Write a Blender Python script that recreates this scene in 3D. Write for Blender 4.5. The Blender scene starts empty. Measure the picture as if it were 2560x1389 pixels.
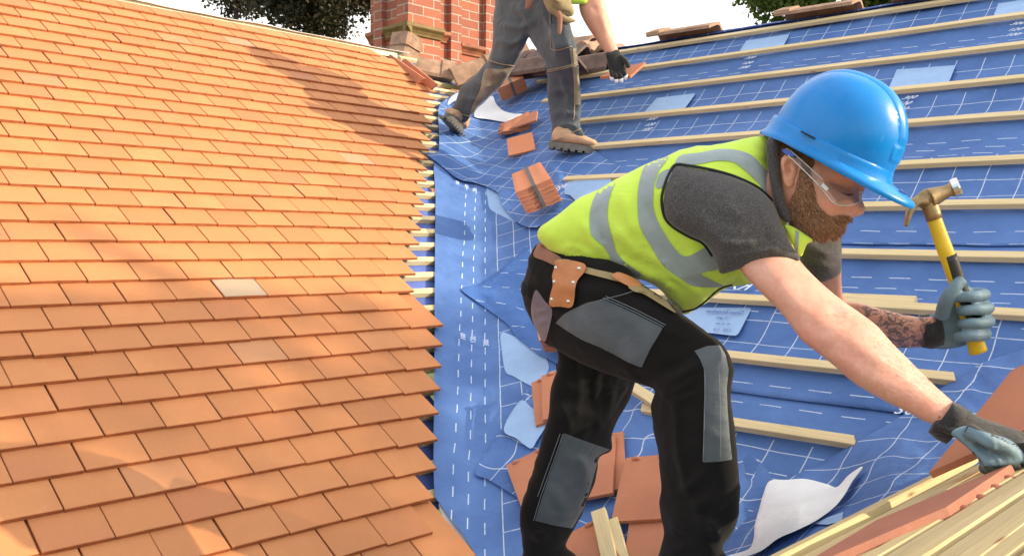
import bpy, math, random
import numpy as np
from mathutils import Vector, Matrix
from mathutils.bvhtree import BVHTree
from mathutils.geometry import delaunay_2d_cdt
random.seed(7); rng = np.random.default_rng(7)
sc = bpy.context.scene
COL = sc.collection
R_ = math.radians
# ------------------------------------------------------------------ camera
F_PX = 2313.0                                   # focal length in photo pixels (2560 wide)
UP = np.array([0.01078792, -0.9990702, -0.04174143])
Yc = np.array([0, 0, 1.0]) - UP * UP[2]; Yc /= np.linalg.norm(Yc)
Xc = np.cross(Yc, UP)
W = np.vstack([Xc, Yc, UP])                     # camera axes (right, down, forward) -> world
cd = bpy.data.cameras.new('camera'); cam = bpy.data.objects.new('camera', cd); COL.objects.link(cam)
cd.sensor_width = 36; cd.lens = 36 * F_PX / 2560; cd.clip_start = 0.05; cd.clip_end = 3000
M3 = Matrix([[W[i][0], -W[i][1], -W[i][2]] for i in range(3)])
cam.matrix_world = M3.to_4x4()
sc.camera = cam
# ------------------------------------------------------------------ world + sun
SUN_AZ, SUN_EL = 97.0, 24.0                     # azimuth clockwise from straight ahead
wd = bpy.data.worlds.new('World'); sc.world = wd; wd.use_nodes = True
nt = wd.node_tree; bg = nt.nodes['Background']
sky = nt.nodes.new('ShaderNodeTexSky'); sky.sky_type = 'NISHITA'; sky.sun_disc = False
sky.sun_elevation = R_(SUN_EL); sky.sun_rotation = R_(SUN_AZ)
sky.air_density = 1.0; sky.dust_density = 4.0; sky.ozone_density = 1.0
_tc = nt.nodes.new('ShaderNodeTexCoord'); _mp = nt.nodes.new('ShaderNodeMapping'); _mp.inputs['Scale'].default_value = (1.0, 1.0, 2.6); nt.links.new(_tc.outputs['Generated'], _mp.inputs[0])
_ns = nt.nodes.new('ShaderNodeTexNoise'); _ns.inputs['Scale'].default_value = 2.2; _ns.inputs['Detail'].default_value = 5; nt.links.new(_mp.outputs[0], _ns.inputs['Vector'])
_mr = nt.nodes.new('ShaderNodeMapRange'); nt.links.new(_ns.outputs['Fac'], _mr.inputs[0]); _mr.inputs[1].default_value = 0.36; _mr.inputs[2].default_value = 0.56; _mr.inputs[3].default_value = 0.25; _mr.inputs[4].default_value = 0.92
_mx = nt.nodes.new('ShaderNodeMix'); _mx.data_type = 'RGBA'; nt.links.new(_mr.outputs[0], _mx.inputs[0]); nt.links.new(sky.outputs[0], _mx.inputs[6]); _mx.inputs[7].default_value = (5.2, 5.0, 4.75, 1)   # thin bright cloud
nt.links.new(_mx.outputs[2], bg.inputs[0]); bg.inputs[1].default_value = 0.15
ld = bpy.data.lights.new('sun', 'SUN'); ld.energy = 2.9; ld.angle = R_(0.6); ld.color = (1, 0.82, 0.58)
sun = bpy.data.objects.new('sun', ld); COL.objects.link(sun)
sd = Vector((math.sin(R_(SUN_AZ)) * math.cos(R_(SUN_EL)), math.cos(R_(SUN_AZ)) * math.cos(R_(SUN_EL)), math.sin(R_(SUN_EL))))
sun.rotation_euler = sd.to_track_quat('Z', 'Y').to_euler(); sun.location = sd * 20
sc.view_settings.view_transform = 'Standard'; sc.view_settings.look = 'None'
sc.view_settings.gamma = 1.0; sc.view_settings.exposure = 1.0
sc.render.film_transparent = False
sc.cycles.max_bounces = 6
# ------------------------------------------------------------------ maths helpers
def ray(px, py):
    return W @ np.array([(px - 1280) / F_PX, (py - 694.5) / F_PX, 1.0])
def at(px, py, Z):
    return ray(px, py) * Z
def norm(v):
    v = np.asarray(v, float); return v / np.linalg.norm(v)
PIT = R_(35.2)
AZB = R_(44.294)
dL = np.array([math.sin(AZB), math.cos(AZB), 0])                # courses of the tiled slope run this way
uLh = np.array([-math.cos(AZB), math.sin(AZB), 0]); Z3 = np.array([0, 0, 1.0])
uL = uLh * math.cos(PIT) + Z3 * math.sin(PIT)
nL = norm(np.cross(dL, uL));  nL = nL if nL[2] > 0 else -nL
P0 = np.array([-1.04132504, 2.02906993, -0.70746179])
dR = norm([-0.744436, 0.667693, 0]); uRh = np.array([0.667693, 0.744436, 0])
uR = uRh * math.cos(PIT) + Z3 * math.sin(PIT); nR = norm(np.cross(uR, dR)); nR = nR if nR[2] > 0 else -nR
def hit(px, py, n, P):
    v = ray(px, py); return v * (n @ P) / (n @ v)
GL, PW = 0.1089, 0.166
L_DECK = P0 - nL * 0.066
VB = hit(1190, 1389, nL, P0 - nL * 0.04)                        # a point on the valley line
R_DECK = VB.copy()
def onR(px, py, off=0.0): return hit(px, py, nR, R_DECK + nR * off)
def onL(px, py, off=0.0): return hit(px, py, nL, P0 + nL * off)
def R_pq(P): d = P - R_DECK; return d @ dR, d @ uR
def R_pt(p, q, off=0.0): return R_DECK + dR * p + uR * q + nR * off
# slope of the far corner at the lower right, its courses parallel to the tiled slope
MA, MB_, MC = at(2450, 1178, 2.0), at(2115, 1350, 1.62), at(2560, 1389, 1.02)
nM = norm(np.cross(MB_ - MA, MC - MA)); nM = nM if nM[2] > 0 else -nM
def vnoise(P, scale=1.0, seed=0):
    """cheap smooth noise, P (...,k)"""
    P = np.atleast_2d(np.asarray(P, float)) * scale
    r = np.random.default_rng(seed); out = 0
    for k in range(5):
        w = r.normal(size=P.shape[1]) * (1 + 0.55 * k); ph = r.uniform(0, 6.28)
        w2 = r.normal(size=P.shape[1]) * (1 + 0.4 * k)
        out = out + np.sin(P @ w + ph + 1.3 * np.sin(P @ w2 + 2 * ph)) / (1 + 0.35 * k)
    return out / 3.0
def catmull(pts, n=8, closed=True):
    P = np.asarray(pts, float); N = len(P); out = []
    rngi = range(N) if closed else range(N - 1)
    for i in rngi:
        if closed: a, b, c, d = P[(i - 1) % N], P[i], P[(i + 1) % N], P[(i + 2) % N]
        else: a, b, c, d = P[max(i - 1, 0)], P[i], P[i + 1], P[min(i + 2, N - 1)]
        for t in np.arange(n) / n:
            out.append(0.5 * ((2 * b) + (c - a) * t + (2 * a - 5 * b + 4 * c - d) * t * t + (-a + 3 * b - 3 * c + d) * t ** 3))
    if not closed: out.append(P[-1])
    return np.array(out)
def resample(poly, step, closed=True):
    P = np.asarray(poly, float)
    Q = np.vstack([P, P[:1]]) if closed else P
    d = np.r_[0, np.cumsum(np.linalg.norm(np.diff(Q, axis=0), axis=1))]
    n = max(8 if closed else 2, int(d[-1] / step)); t = np.linspace(0, d[-1], n, endpoint=not closed)
    return np.column_stack([np.interp(t, d, Q[:, k]) for k in range(Q.shape[1])])
def inside(P, poly):
    x, y = P[:, 0], P[:, 1]; c = np.zeros(len(P), bool); n = len(poly)
    for i in range(n):
        x1, y1 = poly[i]; x2, y2 = poly[(i + 1) % n]
        if y1 == y2: continue
        m = ((y1 > y) != (y2 > y)) & (x < (x2 - x1) * (y - y1) / (y2 - y1) + x1); c ^= m
    return c
def segdist(P, poly, closed=True):
    best = np.full(len(P), 1e18); n = len(poly)
    for i in range(n if closed else n - 1):
        a = poly[i]; b = poly[(i + 1) % n]; ab = b - a; t = np.clip(((P - a) @ ab) / max(ab @ ab, 1e-12), 0, 1)
        best = np.minimum(best, ((P - a - t[:, None] * ab) ** 2).sum(1))
    return np.sqrt(best)
def tri2d(outline, step, rings=()):
    """triangulate a px outline; returns verts (n,2), tris, boundary count"""
    B = resample(outline, step * 0.8); nb = len(B)
    lo, hi = B.min(0), B.max(0)
    gx, gy = np.meshgrid(np.arange(lo[0], hi[0], step), np.arange(lo[1], hi[1], step * 0.87))
    gx[1::2] += step / 2
    G = np.column_stack([gx.ravel(), gy.ravel()]); G = G[inside(G, B)]
    if len(G):
        dd = segdist(G, B); G = G[dd > step * (0.6 if not rings else rings[-1] / step + 0.5)]
    extra = []
    if rings:
        T = np.roll(B, -1, 0) - np.roll(B, 1, 0); T /= np.maximum(np.linalg.norm(T, axis=1), 1e-9)[:, None]
        N = np.column_stack([-T[:, 1], T[:, 0]])
        A2 = (B[:, 0] * np.roll(B[:, 1], -1) - np.roll(B[:, 0], -1) * B[:, 1]).sum()
        if A2 < 0: N = -N
        for r in rings:
            Q = B + N * r; Q = Q[inside(Q, B)]; Q = Q[segdist(Q, B) > r * 0.8]; extra.append(Q)
    V = np.vstack([B] + extra + [G])
    res = delaunay_2d_cdt([Vector(v) for v in V], [(i, (i + 1) % nb) for i in range(nb)], [], 1, 1e-4)
    vs = np.array([tuple(v) for v in res[0]]); tr = np.array([list(f) for f in res[2] if len(f) == 3])
    cen = vs[tr].mean(1); tr = tr[inside(cen, B)]
    used = np.unique(tr); remap = -np.ones(len(vs), int); remap[used] = np.arange(len(used)); vs = vs[used]; tr = remap[tr]
    a, b, c = vs[tr[:, 0]], vs[tr[:, 1]], vs[tr[:, 2]]
    ar = (b[:, 0] - a[:, 0]) * (c[:, 1] - a[:, 1]) - (b[:, 1] - a[:, 1]) * (c[:, 0] - a[:, 0])
    tr = tr[np.abs(ar) > 1e-6]; ar = ar[np.abs(ar) > 1e-6]
    tr[ar < 0] = tr[ar < 0][:, ::-1]
    # boundary = vertices on edges used once
    E = np.sort(np.vstack([tr[:, [0, 1]], tr[:, [1, 2]], tr[:, [2, 0]]]), 1)
    u, cnt = np.unique(E, axis=0, return_counts=True)
    bd = np.zeros(len(vs), bool); bd[u[cnt == 1].ravel()] = True
    return vs, tr, bd
def poisson(vs, tr, bd):
    n = len(vs); I, J, Wt = [], [], []; area = np.zeros(n)
    for k in range(3):
        i, j, o = tr[:, k], tr[:, (k + 1) % 3], tr[:, (k + 2) % 3]
        e1, e2 = vs[i] - vs[o], vs[j] - vs[o]
        cr = np.abs(e1[:, 0] * e2[:, 1] - e1[:, 1] * e2[:, 0]) + 1e-9
        w = np.clip(0.5 * (e1 * e2).sum(1) / cr, 0.01, 10); I.append(i); J.append(j); Wt.append(w)
        np.add.at(area, i, cr / 6)
    I, J, Wt = map(np.concatenate, (I, J, Wt))
    diag = np.bincount(I, Wt, n) + np.bincount(J, Wt, n)
    fr = ~bd
    def A(x): return diag * x - np.bincount(I, Wt * x[J], n) - np.bincount(J, Wt * x[I], n)
    b = 4 * area * fr; x = np.zeros(n); r = b.copy(); z = r / diag; p = z.copy(); rz = r @ z
    for it in range(600):
        Ap = A(p) * fr; al = rz / max(p @ Ap, 1e-20); x += al * p; r -= al * Ap
        if np.linalg.norm(r) < 1e-5 * np.linalg.norm(b): break
        z = r / diag; nz = r @ z; p = z + (nz / rz) * p; rz = nz
    return np.maximum(x, 0)
def tps(pts):
    """depth surface through control points (px, py, Z)"""
    P = np.asarray(pts, float); X = P[:, :2] / 500.0; z = P[:, 2]; n = len(P)
    if n <= 1: return lambda Q: np.full(len(Q), z[0])
    def k(r): return r
    K = k(np.linalg.norm(X[:, None] - X[None], axis=2)) ; T = np.column_stack([np.ones(n), X])
    if n < 3: T = T[:, :1]
    m = T.shape[1]
    A = np.block([[K, T], [T.T, np.zeros((m, m))]]); s = np.linalg.lstsq(A, np.r_[z, np.zeros(m)], rcond=None)[0]
    def f(Q):
        Q = np.asarray(Q, float) / 500.0
        return k(np.linalg.norm(Q[:, None] - X[None], axis=2)) @ s[:n] + np.column_stack([np.ones(len(Q)), Q])[:, :m] @ s[n:]
    return f
def fold_field(V, folds):
    h = np.zeros(len(V))
    for f in folds:
        pts = np.array(f[0], float); w, amp = f[1], f[2]
        C = catmull(pts, 6, False) if len(pts) > 2 else resample(pts, 10, False)
        d = segdist(V, C, False)
        e = np.minimum(np.linalg.norm(V - C[0], axis=1), np.linalg.norm(V - C[-1], axis=1))
        taper = np.clip(e / (2.2 * w), 0.25, 1)
        h += amp * np.exp(-(d / w) ** 2) * taper
    return h
# ------------------------------------------------------------------ object helpers
def empty(name, loc, label=None, cat=None, group=None, kind=None):
    o = bpy.data.objects.new(name, None); COL.objects.link(o); o.location = Vector(loc); o.empty_display_size = 0.05
    return tag(o, label, cat, group, kind)
def tag(o, label=None, cat=None, group=None, kind=None):
    if label: o['label'] = label
    if cat: o['category'] = cat
    if group: o['group'] = group
    if kind: o['kind'] = kind
    return o
def mesh(name, V, Fc, mats, parent=None, smooth=False, uv=None, origin=None, matidx=None):
    """V in world coordinates"""
    V = np.asarray(V, float)
    o0 = np.array(parent.matrix_world.translation if parent is not None and parent.type == 'EMPTY' else (0, 0, 0)) if origin is None else np.asarray(origin)
    if parent is not None:
        o0 = np.array(ROOT.get(parent.name, (0, 0, 0)))
    elif origin is None: o0 = V.mean(0)
    me = bpy.data.meshes.new(name); me.from_pydata((V - o0).tolist(), [], [list(map(int, f)) for f in Fc]); me.update()
    if not isinstance(mats, (list, tuple)): mats = [mats]
    for m in mats: me.materials.append(m)
    if matidx is not None: me.polygons.foreach_set('material_index', list(map(int, matidx)))
    if smooth: me.polygons.foreach_set('use_smooth', [True] * len(me.polygons))
    if uv is not None:
        l = me.uv_layers.new(name='uv'); vi = np.zeros(len(me.loops), int); me.loops.foreach_get('vertex_index', vi)
        l.data.foreach_set('uv', np.asarray(uv, float)[vi].ravel())
    o = bpy.data.objects.new(name, me); COL.objects.link(o)
    if parent is not None: o.parent = parent; ROOT[o.name] = tuple(o0)
    else: o.location = Vector(o0); ROOT[o.name] = tuple(o0)
    return o
ROOT = {}
def E(name, loc, *a, **k):
    o = empty(name, loc, *a, **k); ROOT[o.name] = tuple(loc); return o
def child_empty_origin(o): return ROOT[o.name]
def box_vf(c, ax, ay, az, sx, sy, sz, ch=0.0):
    """box centred c, half sizes; chamfered on the +z side edges when ch > 0"""
    c, ax, ay, az = map(np.asarray, (c, ax, ay, az)); V = []
    if ch <= 0:
        for z in (-1, 1):
            for x, y in ((-1, -1), (1, -1), (1, 1), (-1, 1)): V.append(c + ax * sx * x + ay * sy * y + az * sz * z)
        Fc = [(3, 2, 1, 0), (4, 5, 6, 7), (0, 1, 5, 4), (1, 2, 6, 5), (2, 3, 7, 6), (3, 0, 4, 7)]
        return np.array(V), Fc
    rings = [(0, -sz), (0, sz - ch), (ch, sz)]
    rings = [(ch, -sz), (0, -sz + ch), (0, sz - ch), (ch, sz)]
    for ins, z in rings:
        for x, y in ((-1, -1), (1, -1), (1, 1), (-1, 1)): V.append(c + ax * (sx - ins) * x + ay * (sy - ins) * y + az * z)
    Fc = [(3, 2, 1, 0), (12, 13, 14, 15)]
    for r in range(3):
        for k in range(4):
            a, b = r * 4 + k, r * 4 + (k + 1) % 4; Fc.append((a, b, b + 4, a + 4))
    return np.array(V), Fc
def merge(parts):
    V, Fc, n = [], [], 0
    for v, f in parts:
        V.append(np.asarray(v)); Fc += [tuple(i + n for i in q) for q in f]; n += len(v)
    return np.vstack(V), Fc
def tube_vf(path, rad, n=12, squash=None, side=None, caps=True):
    """path (k,3) world, rad scalar/list"""
    P = np.asarray(path, float); k = len(P); rad = np.broadcast_to(np.asarray(rad, float), (k,)) ; V = []; Fc = []
    T = np.gradient(P, axis=0); T /= np.linalg.norm(T, axis=1)[:, None]
    s = np.asarray(side if side is not None else ([0, 0, 1] if abs(T[0][2]) < 0.9 else [1, 0, 0]), float)
    for i in range(k):
        s = s - T[i] * (s @ T[i]); s = s / np.linalg.norm(s); b = np.cross(T[i], s)
        q = 1.0 if squash is None else squash
        for a in np.arange(n) * 2 * math.pi / n: V.append(P[i] + s * math.cos(a) * rad[i] + b * math.sin(a) * rad[i] * q)
    for i in range(k - 1):
        for j in range(n):
            a = i * n + j; b = i * n + (j + 1) % n; Fc.append((a, b, b + n, a + n))
    if caps:
        Fc.append(tuple(range(n - 1, -1, -1))); Fc.append(tuple((k - 1) * n + j for j in range(n)))
    return np.array(V), Fc
def ball_vf(c, ax, ay, az, n=12, m=8):
    V = [np.asarray(c) - az]; Fc = []
    for i in range(1, m):
        a = -math.pi / 2 + math.pi * i / m
        for j in range(n):
            b = 2 * math.pi * j / n; V.append(c + az * math.sin(a) + math.cos(a) * (ax * math.cos(b) + ay * math.sin(b)))
    V.append(np.asarray(c) + az)
    for j in range(n): Fc.append((0, 1 + (j + 1) % n, 1 + j))
    for i in range(m - 2):
        for j in range(n):
            a = 1 + i * n + j; b = 1 + i * n + (j + 1) % n; Fc.append((a, b, b + n, a + n))
    t = len(V) - 1
    for j in range(n): Fc.append((t, t - n + j, t - n + (j + 1) % n))
    return np.array(V), Fc
def inflate_vf(outline, Zpts, scale=0.75, back=1.0, step=10, folds=(), relief=None, noise=(0, 1, 0), spline=True, maxh=None):
    C = catmull(outline, 6) if spline else np.asarray(outline, float)
    vs, tr, bd = tri2d(C, step, rings=(step * 0.12, step * 0.4, step * 0.85))
    u = poisson(vs, tr, bd); Z = tps(Zpts)(vs); h = np.sqrt(u) * scale * Z / F_PX
    if maxh: h = maxh * np.tanh(h / maxh)
    edge = 1 - np.exp(-segdist(vs, resample(C, step)) / (step * 1.2))
    hf = h + edge * (fold_field(vs, folds) if folds else 0)
    if relief is not None: hf = hf + edge * relief(vs)
    if noise[0]: hf = hf + edge * noise[0] * vnoise(vs / 100.0, noise[1], noise[2])
    d = np.array([ray(x, y) for x, y in vs])
    Vf = d * (Z - hf)[:, None]; Vb = d * (Z + h * back)[:, None]
    n = len(vs); idx = np.arange(n); bmap = idx + n; keep = ~bd
    newb = -np.ones(n, int); newb[keep] = n + np.arange(keep.sum()); newb[bd] = idx[bd]
    V = np.vstack([Vf, Vb[keep]])
    Ff = [(t[0], t[1], t[2]) for t in tr]; Fb = [(newb[t[2]], newb[t[1]], newb[t[0]]) for t in tr if not (bd[t[0]] and bd[t[1]] and bd[t[2]])]
    Fl = [(t[0], t[1], t[2]) for t in tr]
    return V, Ff + Fb
def inflate(name, mats, parent, *a, **k):
    V, Fc = inflate_vf(*a, **k); o = mesh(name, V, Fc, mats, parent, smooth=True); fixn(o); return o
def fixn(o):
    import bmesh
    bm = bmesh.new(); bm.from_mesh(o.data); bmesh.ops.recalc_face_normals(bm, faces=bm.faces); bm.to_mesh(o.data); bm.free()
def remesh(o, voxel=0.006, smooth=6, fac=0.6):
    bpy.context.view_layer.update()
    m = o.modifiers.new('r', 'REMESH'); m.mode = 'VOXEL'; m.voxel_size = voxel; m.use_smooth_shade = True
    s = o.modifiers.new('s', 'SMOOTH'); s.factor = fac; s.iterations = smooth
    dg = bpy.context.evaluated_depsgraph_get(); me = bpy.data.meshes.new_from_object(o.evaluated_get(dg))
    o.modifiers.clear(); old = o.data; mats = list(old.materials); o.data = me; bpy.data.meshes.remove(old)
    me.name = o.name
    if not me.materials:
        for mm in mats: me.materials.append(mm)
    me.polygons.foreach_set('use_smooth', [True] * len(me.polygons))
    return o
def displace(o, fn):
    """fn(world verts, normals) -> metres along normal"""
    me = o.data; n = len(me.vertices); co = np.zeros(n * 3); me.vertices.foreach_get('co', co); co = co.reshape(-1, 3)
    no = np.zeros(n * 3); me.vertices.foreach_get('normal', no); no = no.reshape(-1, 3)
    Wc = co + np.array(ROOT[o.name]); co = co + no * fn(Wc, no)[:, None]
    me.vertices.foreach_set('co', co.ravel()); me.update()
def to_px(P):
    C = P @ W; return np.column_stack([1280 + F_PX * C[:, 0] / C[:, 2], 694.5 + F_PX * C[:, 1] / C[:, 2]]), C[:, 2]
def bvh_of(*objs):
    V, Fc, n = [], [], 0
    for o in objs:
        org = np.array(ROOT[o.name]); vs = [tuple(np.array(v.co) + org) for v in o.data.vertices]
        Fc += [tuple(i + n for i in p.vertices) for p in o.data.polygons]; V += vs; n += len(vs)
    return BVHTree.FromPolygons(V, Fc)
def solid(V, Fc, offs):
    """give an open sheet a thickness: offs (n,3) vector to the back side"""
    n = len(V); E_ = {}
    for f in Fc:
        for i in range(len(f)):
            a, b = f[i], f[(i + 1) % len(f)]
            if (b, a) in E_: del E_[(b, a)]
            else: E_[(a, b)] = 1
    F2 = [tuple(f) for f in Fc] + [tuple(i + n for i in reversed(f)) for f in Fc] + [(b, a, a + n, b + n) for a, b in E_]
    return np.vstack([V, V + offs]), F2
def decal(name, mat_, parent, outline, bvh, off=0.003, thick=0.003, step=9, spline=True, uv=None, bulge=0.0, fallback=None, folds=()):
    """a real thin piece laid on a body: every vertex sits on the body's surface"""
    C = catmull(outline, 5) if spline else np.asarray(outline, float)
    vs, tr, bd = tri2d(C, step); pts = []; ok = []
    ds = segdist(vs, resample(C, step)); ff = fold_field(vs, folds) if folds else np.zeros(len(vs)); cen_px = vs.mean(0)
    _h = [bvh.ray_cast(Vector((0, 0, 0)), Vector(norm(ray(x, y))), 50)[3] for x, y in vs[~bd][:40]]; _h = [q for q in _h if q]; med = float(np.median(_h)) if _h else 99
    for i, (x, y) in enumerate(vs):
        r = norm(ray(x, y)); loc, no, ix, dist = bvh.ray_cast(Vector((0, 0, 0)), Vector(r), 50)
        cx, cy = cen_px[0] - x, cen_px[1] - y; cl = max(1.0, math.hypot(cx, cy)); tr_i = 0
        while (loc is None or dist > med + 0.35) and tr_i < 8 and bd[i]:
            tr_i += 1; r = norm(ray(x + cx / cl * 1.5 * tr_i, y + cy / cl * 1.5 * tr_i)); loc, no, ix, dist = bvh.ray_cast(Vector((0, 0, 0)), Vector(r), 50)
        if loc is None: ok.append(False); pts.append([0, 0, 0]); continue
        ok.append(True); b = bulge * (1 - math.exp(-ds[i] / 14.0)) + ff[i]
        pts.append(np.array(loc) - r * (off + b))
    ok = np.array(ok); pts = np.array(pts)
    tr = tr[ok[tr].all(1)]
    # drop triangles spanning depth jumps
    dz = np.linalg.norm(pts, axis=1)[tr]; tr = tr[(dz.max(1) - dz.min(1)) < 0.13]
    if not len(tr): print('decal empty', name); return None
    used = np.unique(tr); rm = -np.ones(len(vs), int); rm[used] = np.arange(len(used)); tr = rm[tr]; pts = pts[used]; v2 = vs[used]
    back = pts / np.linalg.norm(pts, axis=1)[:, None] * thick
    V, Fc = solid(pts, [tuple(t) for t in tr], back)
    U = None
    if uv is not None: u = uv(pts, v2); U = np.vstack([u, u])
    o = mesh(name, V, Fc, mat_, parent, smooth=True, uv=U); fixn(o); sharp(o); return o
def sharp(o, ang=50):
    me = o.data
    try:
        me.set_sharp_from_angle(angle=R_(ang))
    except Exception: pass
def copy_tree(o, parent=None):
    c = o.copy(); COL.objects.link(c); c.parent = parent
    for ch in list(o.children): copy_tree(ch, c)
    return c
# ------------------------------------------------------------------ material helpers
class NT:
    def __init__(s, name):
        s.m = bpy.data.materials.new(name); s.m.use_nodes = True; s.t = s.m.node_tree; s.b = s.t.nodes['Principled BSDF']
    def n(s, typ, **k):
        x = s.t.nodes.new(typ)
        for a, v in k.items(): setattr(x, a, v)
        return x
    def l(s, a, b): s.t.links.new(a, b)
    def val(s, sock, v):
        if hasattr(v, 'is_output') or isinstance(v, bpy.types.NodeSocket): s.l(v, sock)
        else: sock.default_value = v
    def math(s, op, a, b=None, c=None):
        x = s.n('ShaderNodeMath', operation=op); s.val(x.inputs[0], a)
        if b is not None: s.val(x.inputs[1], b)
        if c is not None: s.val(x.inputs[2], c)
        return x.outputs[0]
    def mix(s, f, a, b, mode='MIX'):
        x = s.n('ShaderNodeMix', data_type='RGBA', blend_type=mode); s.val(x.inputs[0], f)
        for i, v in ((6, a), (7, b)):
            if isinstance(v, bpy.types.NodeSocket): s.l(v, x.inputs[i])
            else: x.inputs[i].default_value = (*v, 1) if len(v) == 3 else v
        return x.outputs[2]
    def coord(s, which='Object'):
        return s.n('ShaderNodeTexCoord').outputs[which]
    def mapv(s, v, scale=(1, 1, 1), loc=(0, 0, 0), rot=(0, 0, 0)):
        x = s.n('ShaderNodeMapping'); s.l(v, x.inputs[0]); x.inputs['Scale'].default_value = scale; x.inputs['Location'].default_value = loc; x.inputs['Rotation'].default_value = rot
        return x.outputs[0]
    def noise(s, v, scale, detail=3, rough=0.5, dist=0.0):
        x = s.n('ShaderNodeTexNoise'); s.l(v, x.inputs['Vector']); x.inputs['Scale'].default_value = scale
        x.inputs['Detail'].default_value = detail; x.inputs['Roughness'].default_value = rough; x.inputs['Distortion'].default_value = dist
        return x.outputs['Fac']
    def ramp(s, f, stops):
        x = s.n('ShaderNodeValToRGB'); s.l(f, x.inputs[0]); e = x.color_ramp.elements
        while len(e) < len(stops): e.new(0.5)
        for i, (p, c) in enumerate(stops): e[i].position = p; e[i].color = (*c, 1) if len(c) == 3 else c
        return x.outputs[0]
    def range(s, f, a, b, c=0.0, d=1.0):
        x = s.n('ShaderNodeMapRange'); s.l(f, x.inputs[0])
        for i, v in enumerate((a, b, c, d)): x.inputs[i + 1].default_value = v
        return x.outputs[0]
    def bump(s, h, strength=0.3, dist=0.01, normal=None):
        x = s.n('ShaderNodeBump'); x.inputs['Strength'].default_value = strength; x.inputs['Distance'].default_value = dist; s.l(h, x.inputs['Height'])
        if normal is not None: s.l(normal, x.inputs['Normal'])
        return x.outputs[0]
    def out(s, col=None, rough=None, normal=None, **k):
        if col is not None:
            if isinstance(col, bpy.types.NodeSocket): s.l(col, s.b.inputs['Base Color'])
            else: s.b.inputs['Base Color'].default_value = (*col, 1)
        if rough is not None: s.val(s.b.inputs['Roughness'], rough)
        if normal is not None: s.l(normal, s.b.inputs['Normal'])
        for a, v in k.items(): s.b.inputs[a.replace('_', ' ')].default_value = v
        return s.m
def simple(name, col, rough=0.6, var=0.15, scale=30, bump=0.2, bscale=200, bdist=0.002, **k):
    t = NT(name); v = t.coord(); n = t.noise(v, scale, 4, 0.6)
    a = tuple(c * (1 - var) for c in col); b = tuple(min(1, c * (1 + var)) for c in col)
    c = t.ramp(n, [(0.3, a), (0.7, b)]); nn = t.noise(v, bscale, 3, 0.6)
    return t.out(c, rough, t.bump(nn, bump, bdist), **k)
_ONE = ['first', 'second', 'third', 'fourth', 'fifth', 'sixth', 'seventh', 'eighth', 'ninth', 'tenth', 'eleventh', 'twelfth', 'thirteenth', 'fourteenth', 'fifteenth', 'sixteenth', 'seventeenth', 'eighteenth', 'nineteenth']
def nth(k):
    if k < 20: return _ONE[k - 1]
    if k % 10 == 0: return {2: 'twentieth', 3: 'thirtieth'}[k // 10]
    return {2: 'twenty-', 3: 'thirty-'}[k // 10] + _ONE[k % 10 - 1]
# ------------------------------------------------------------------ materials
def mat_tile(name, base=(0.55, 0.228, 0.086), var=0.14, hue=True):
    t = NT(name); v = t.coord(); g = t.n('ShaderNodeNewGeometry').outputs['Random Per Island']
    n1 = t.noise(v, 6, 4, 0.6); n2 = t.noise(v, 900, 2, 0.5); n3 = t.noise(v, 60, 3, 0.6)
    a = t.ramp(g, [(0.0, tuple(c * (1 - var * 1.5) for c in base)), (0.3, base), (0.6, (base[0] * 1.06, base[1] * 1.10, base[2] * 1.10)), (0.85, base), (0.95, (base[0] * 0.92, base[1] * 0.86, base[2] * 0.95)), (1.0, (base[0] * 0.82, base[1] * 0.74, base[2] * 0.85))])
    c = t.mix(t.range(n1, 0.35, 0.7), a, (base[0] * 0.92, base[1] * 0.90, base[2] * 0.90)); 
    c = t.mix(t.range(n3, 0.60, 0.75, 0, 0.25), c, (0.58, 0.36, 0.21))
    c = t.mix(t.range(n2, 0.66, 0.72, 0, 0.35), c, (0.72, 0.52, 0.40))
    at_ = t.n('ShaderNodeAttribute', attribute_name='pale')
    c = t.mix(at_.outputs['Fac'], c, (0.40, 0.32, 0.23))
    return t.out(c, t.range(n3, 0.3, 0.7, 0.62, 0.8), t.bump(n2, 0.35, 0.0015, t.bump(n3, 0.2, 0.003)))
def mat_wood(name, base=(0.70, 0.58, 0.34), axis=(1.2, 26, 26)):
    t = NT(name); v = t.coord('Object'); info = t.n('ShaderNodeObjectInfo').outputs['Random']
    off = t.n('ShaderNodeVectorMath', operation='ADD'); t.l(v, off.inputs[0]); cb = t.n('ShaderNodeCombineXYZ'); t.l(t.math('MULTIPLY', info, 40.0), cb.inputs[0]); t.l(cb.outputs[0], off.inputs[1]); v = off.outputs[0]
    gr = t.noise(t.mapv(v, axis), 5, 5, 0.65, 0.6); big = t.noise(v, 2.5, 2); fine = t.noise(t.mapv(v, (4, 130, 130)), 6, 3, 0.6)
    c = t.ramp(gr, [(0.28, tuple(k * 0.72 for k in base)), (0.45, base), (0.75, (base[0] * 1.14, base[1] * 1.16, base[2] * 1.25))])
    c = t.mix(t.range(big, 0.4, 0.7, 0, 0.35), c, (base[0] * 0.86, base[1] * 0.86, base[2] * 0.62))
    vo = t.n('ShaderNodeTexVoronoi'); t.l(t.mapv(v, (2.3, 12, 12)), vo.inputs['Vector']); vo.inputs['Scale'].default_value = 1.6
    kn = t.range(vo.outputs['Distance'], 0.10, 0.02)
    c = t.mix(kn, c, (0.22, 0.10, 0.035))
    c = t.mix(t.range(fine, 0.58, 0.75, 0, 0.22), c, (0.36, 0.26, 0.12))
    return t.out(c, 0.72, t.bump(gr, 0.25, 0.002, t.bump(fine, 0.3, 0.001)))
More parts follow.
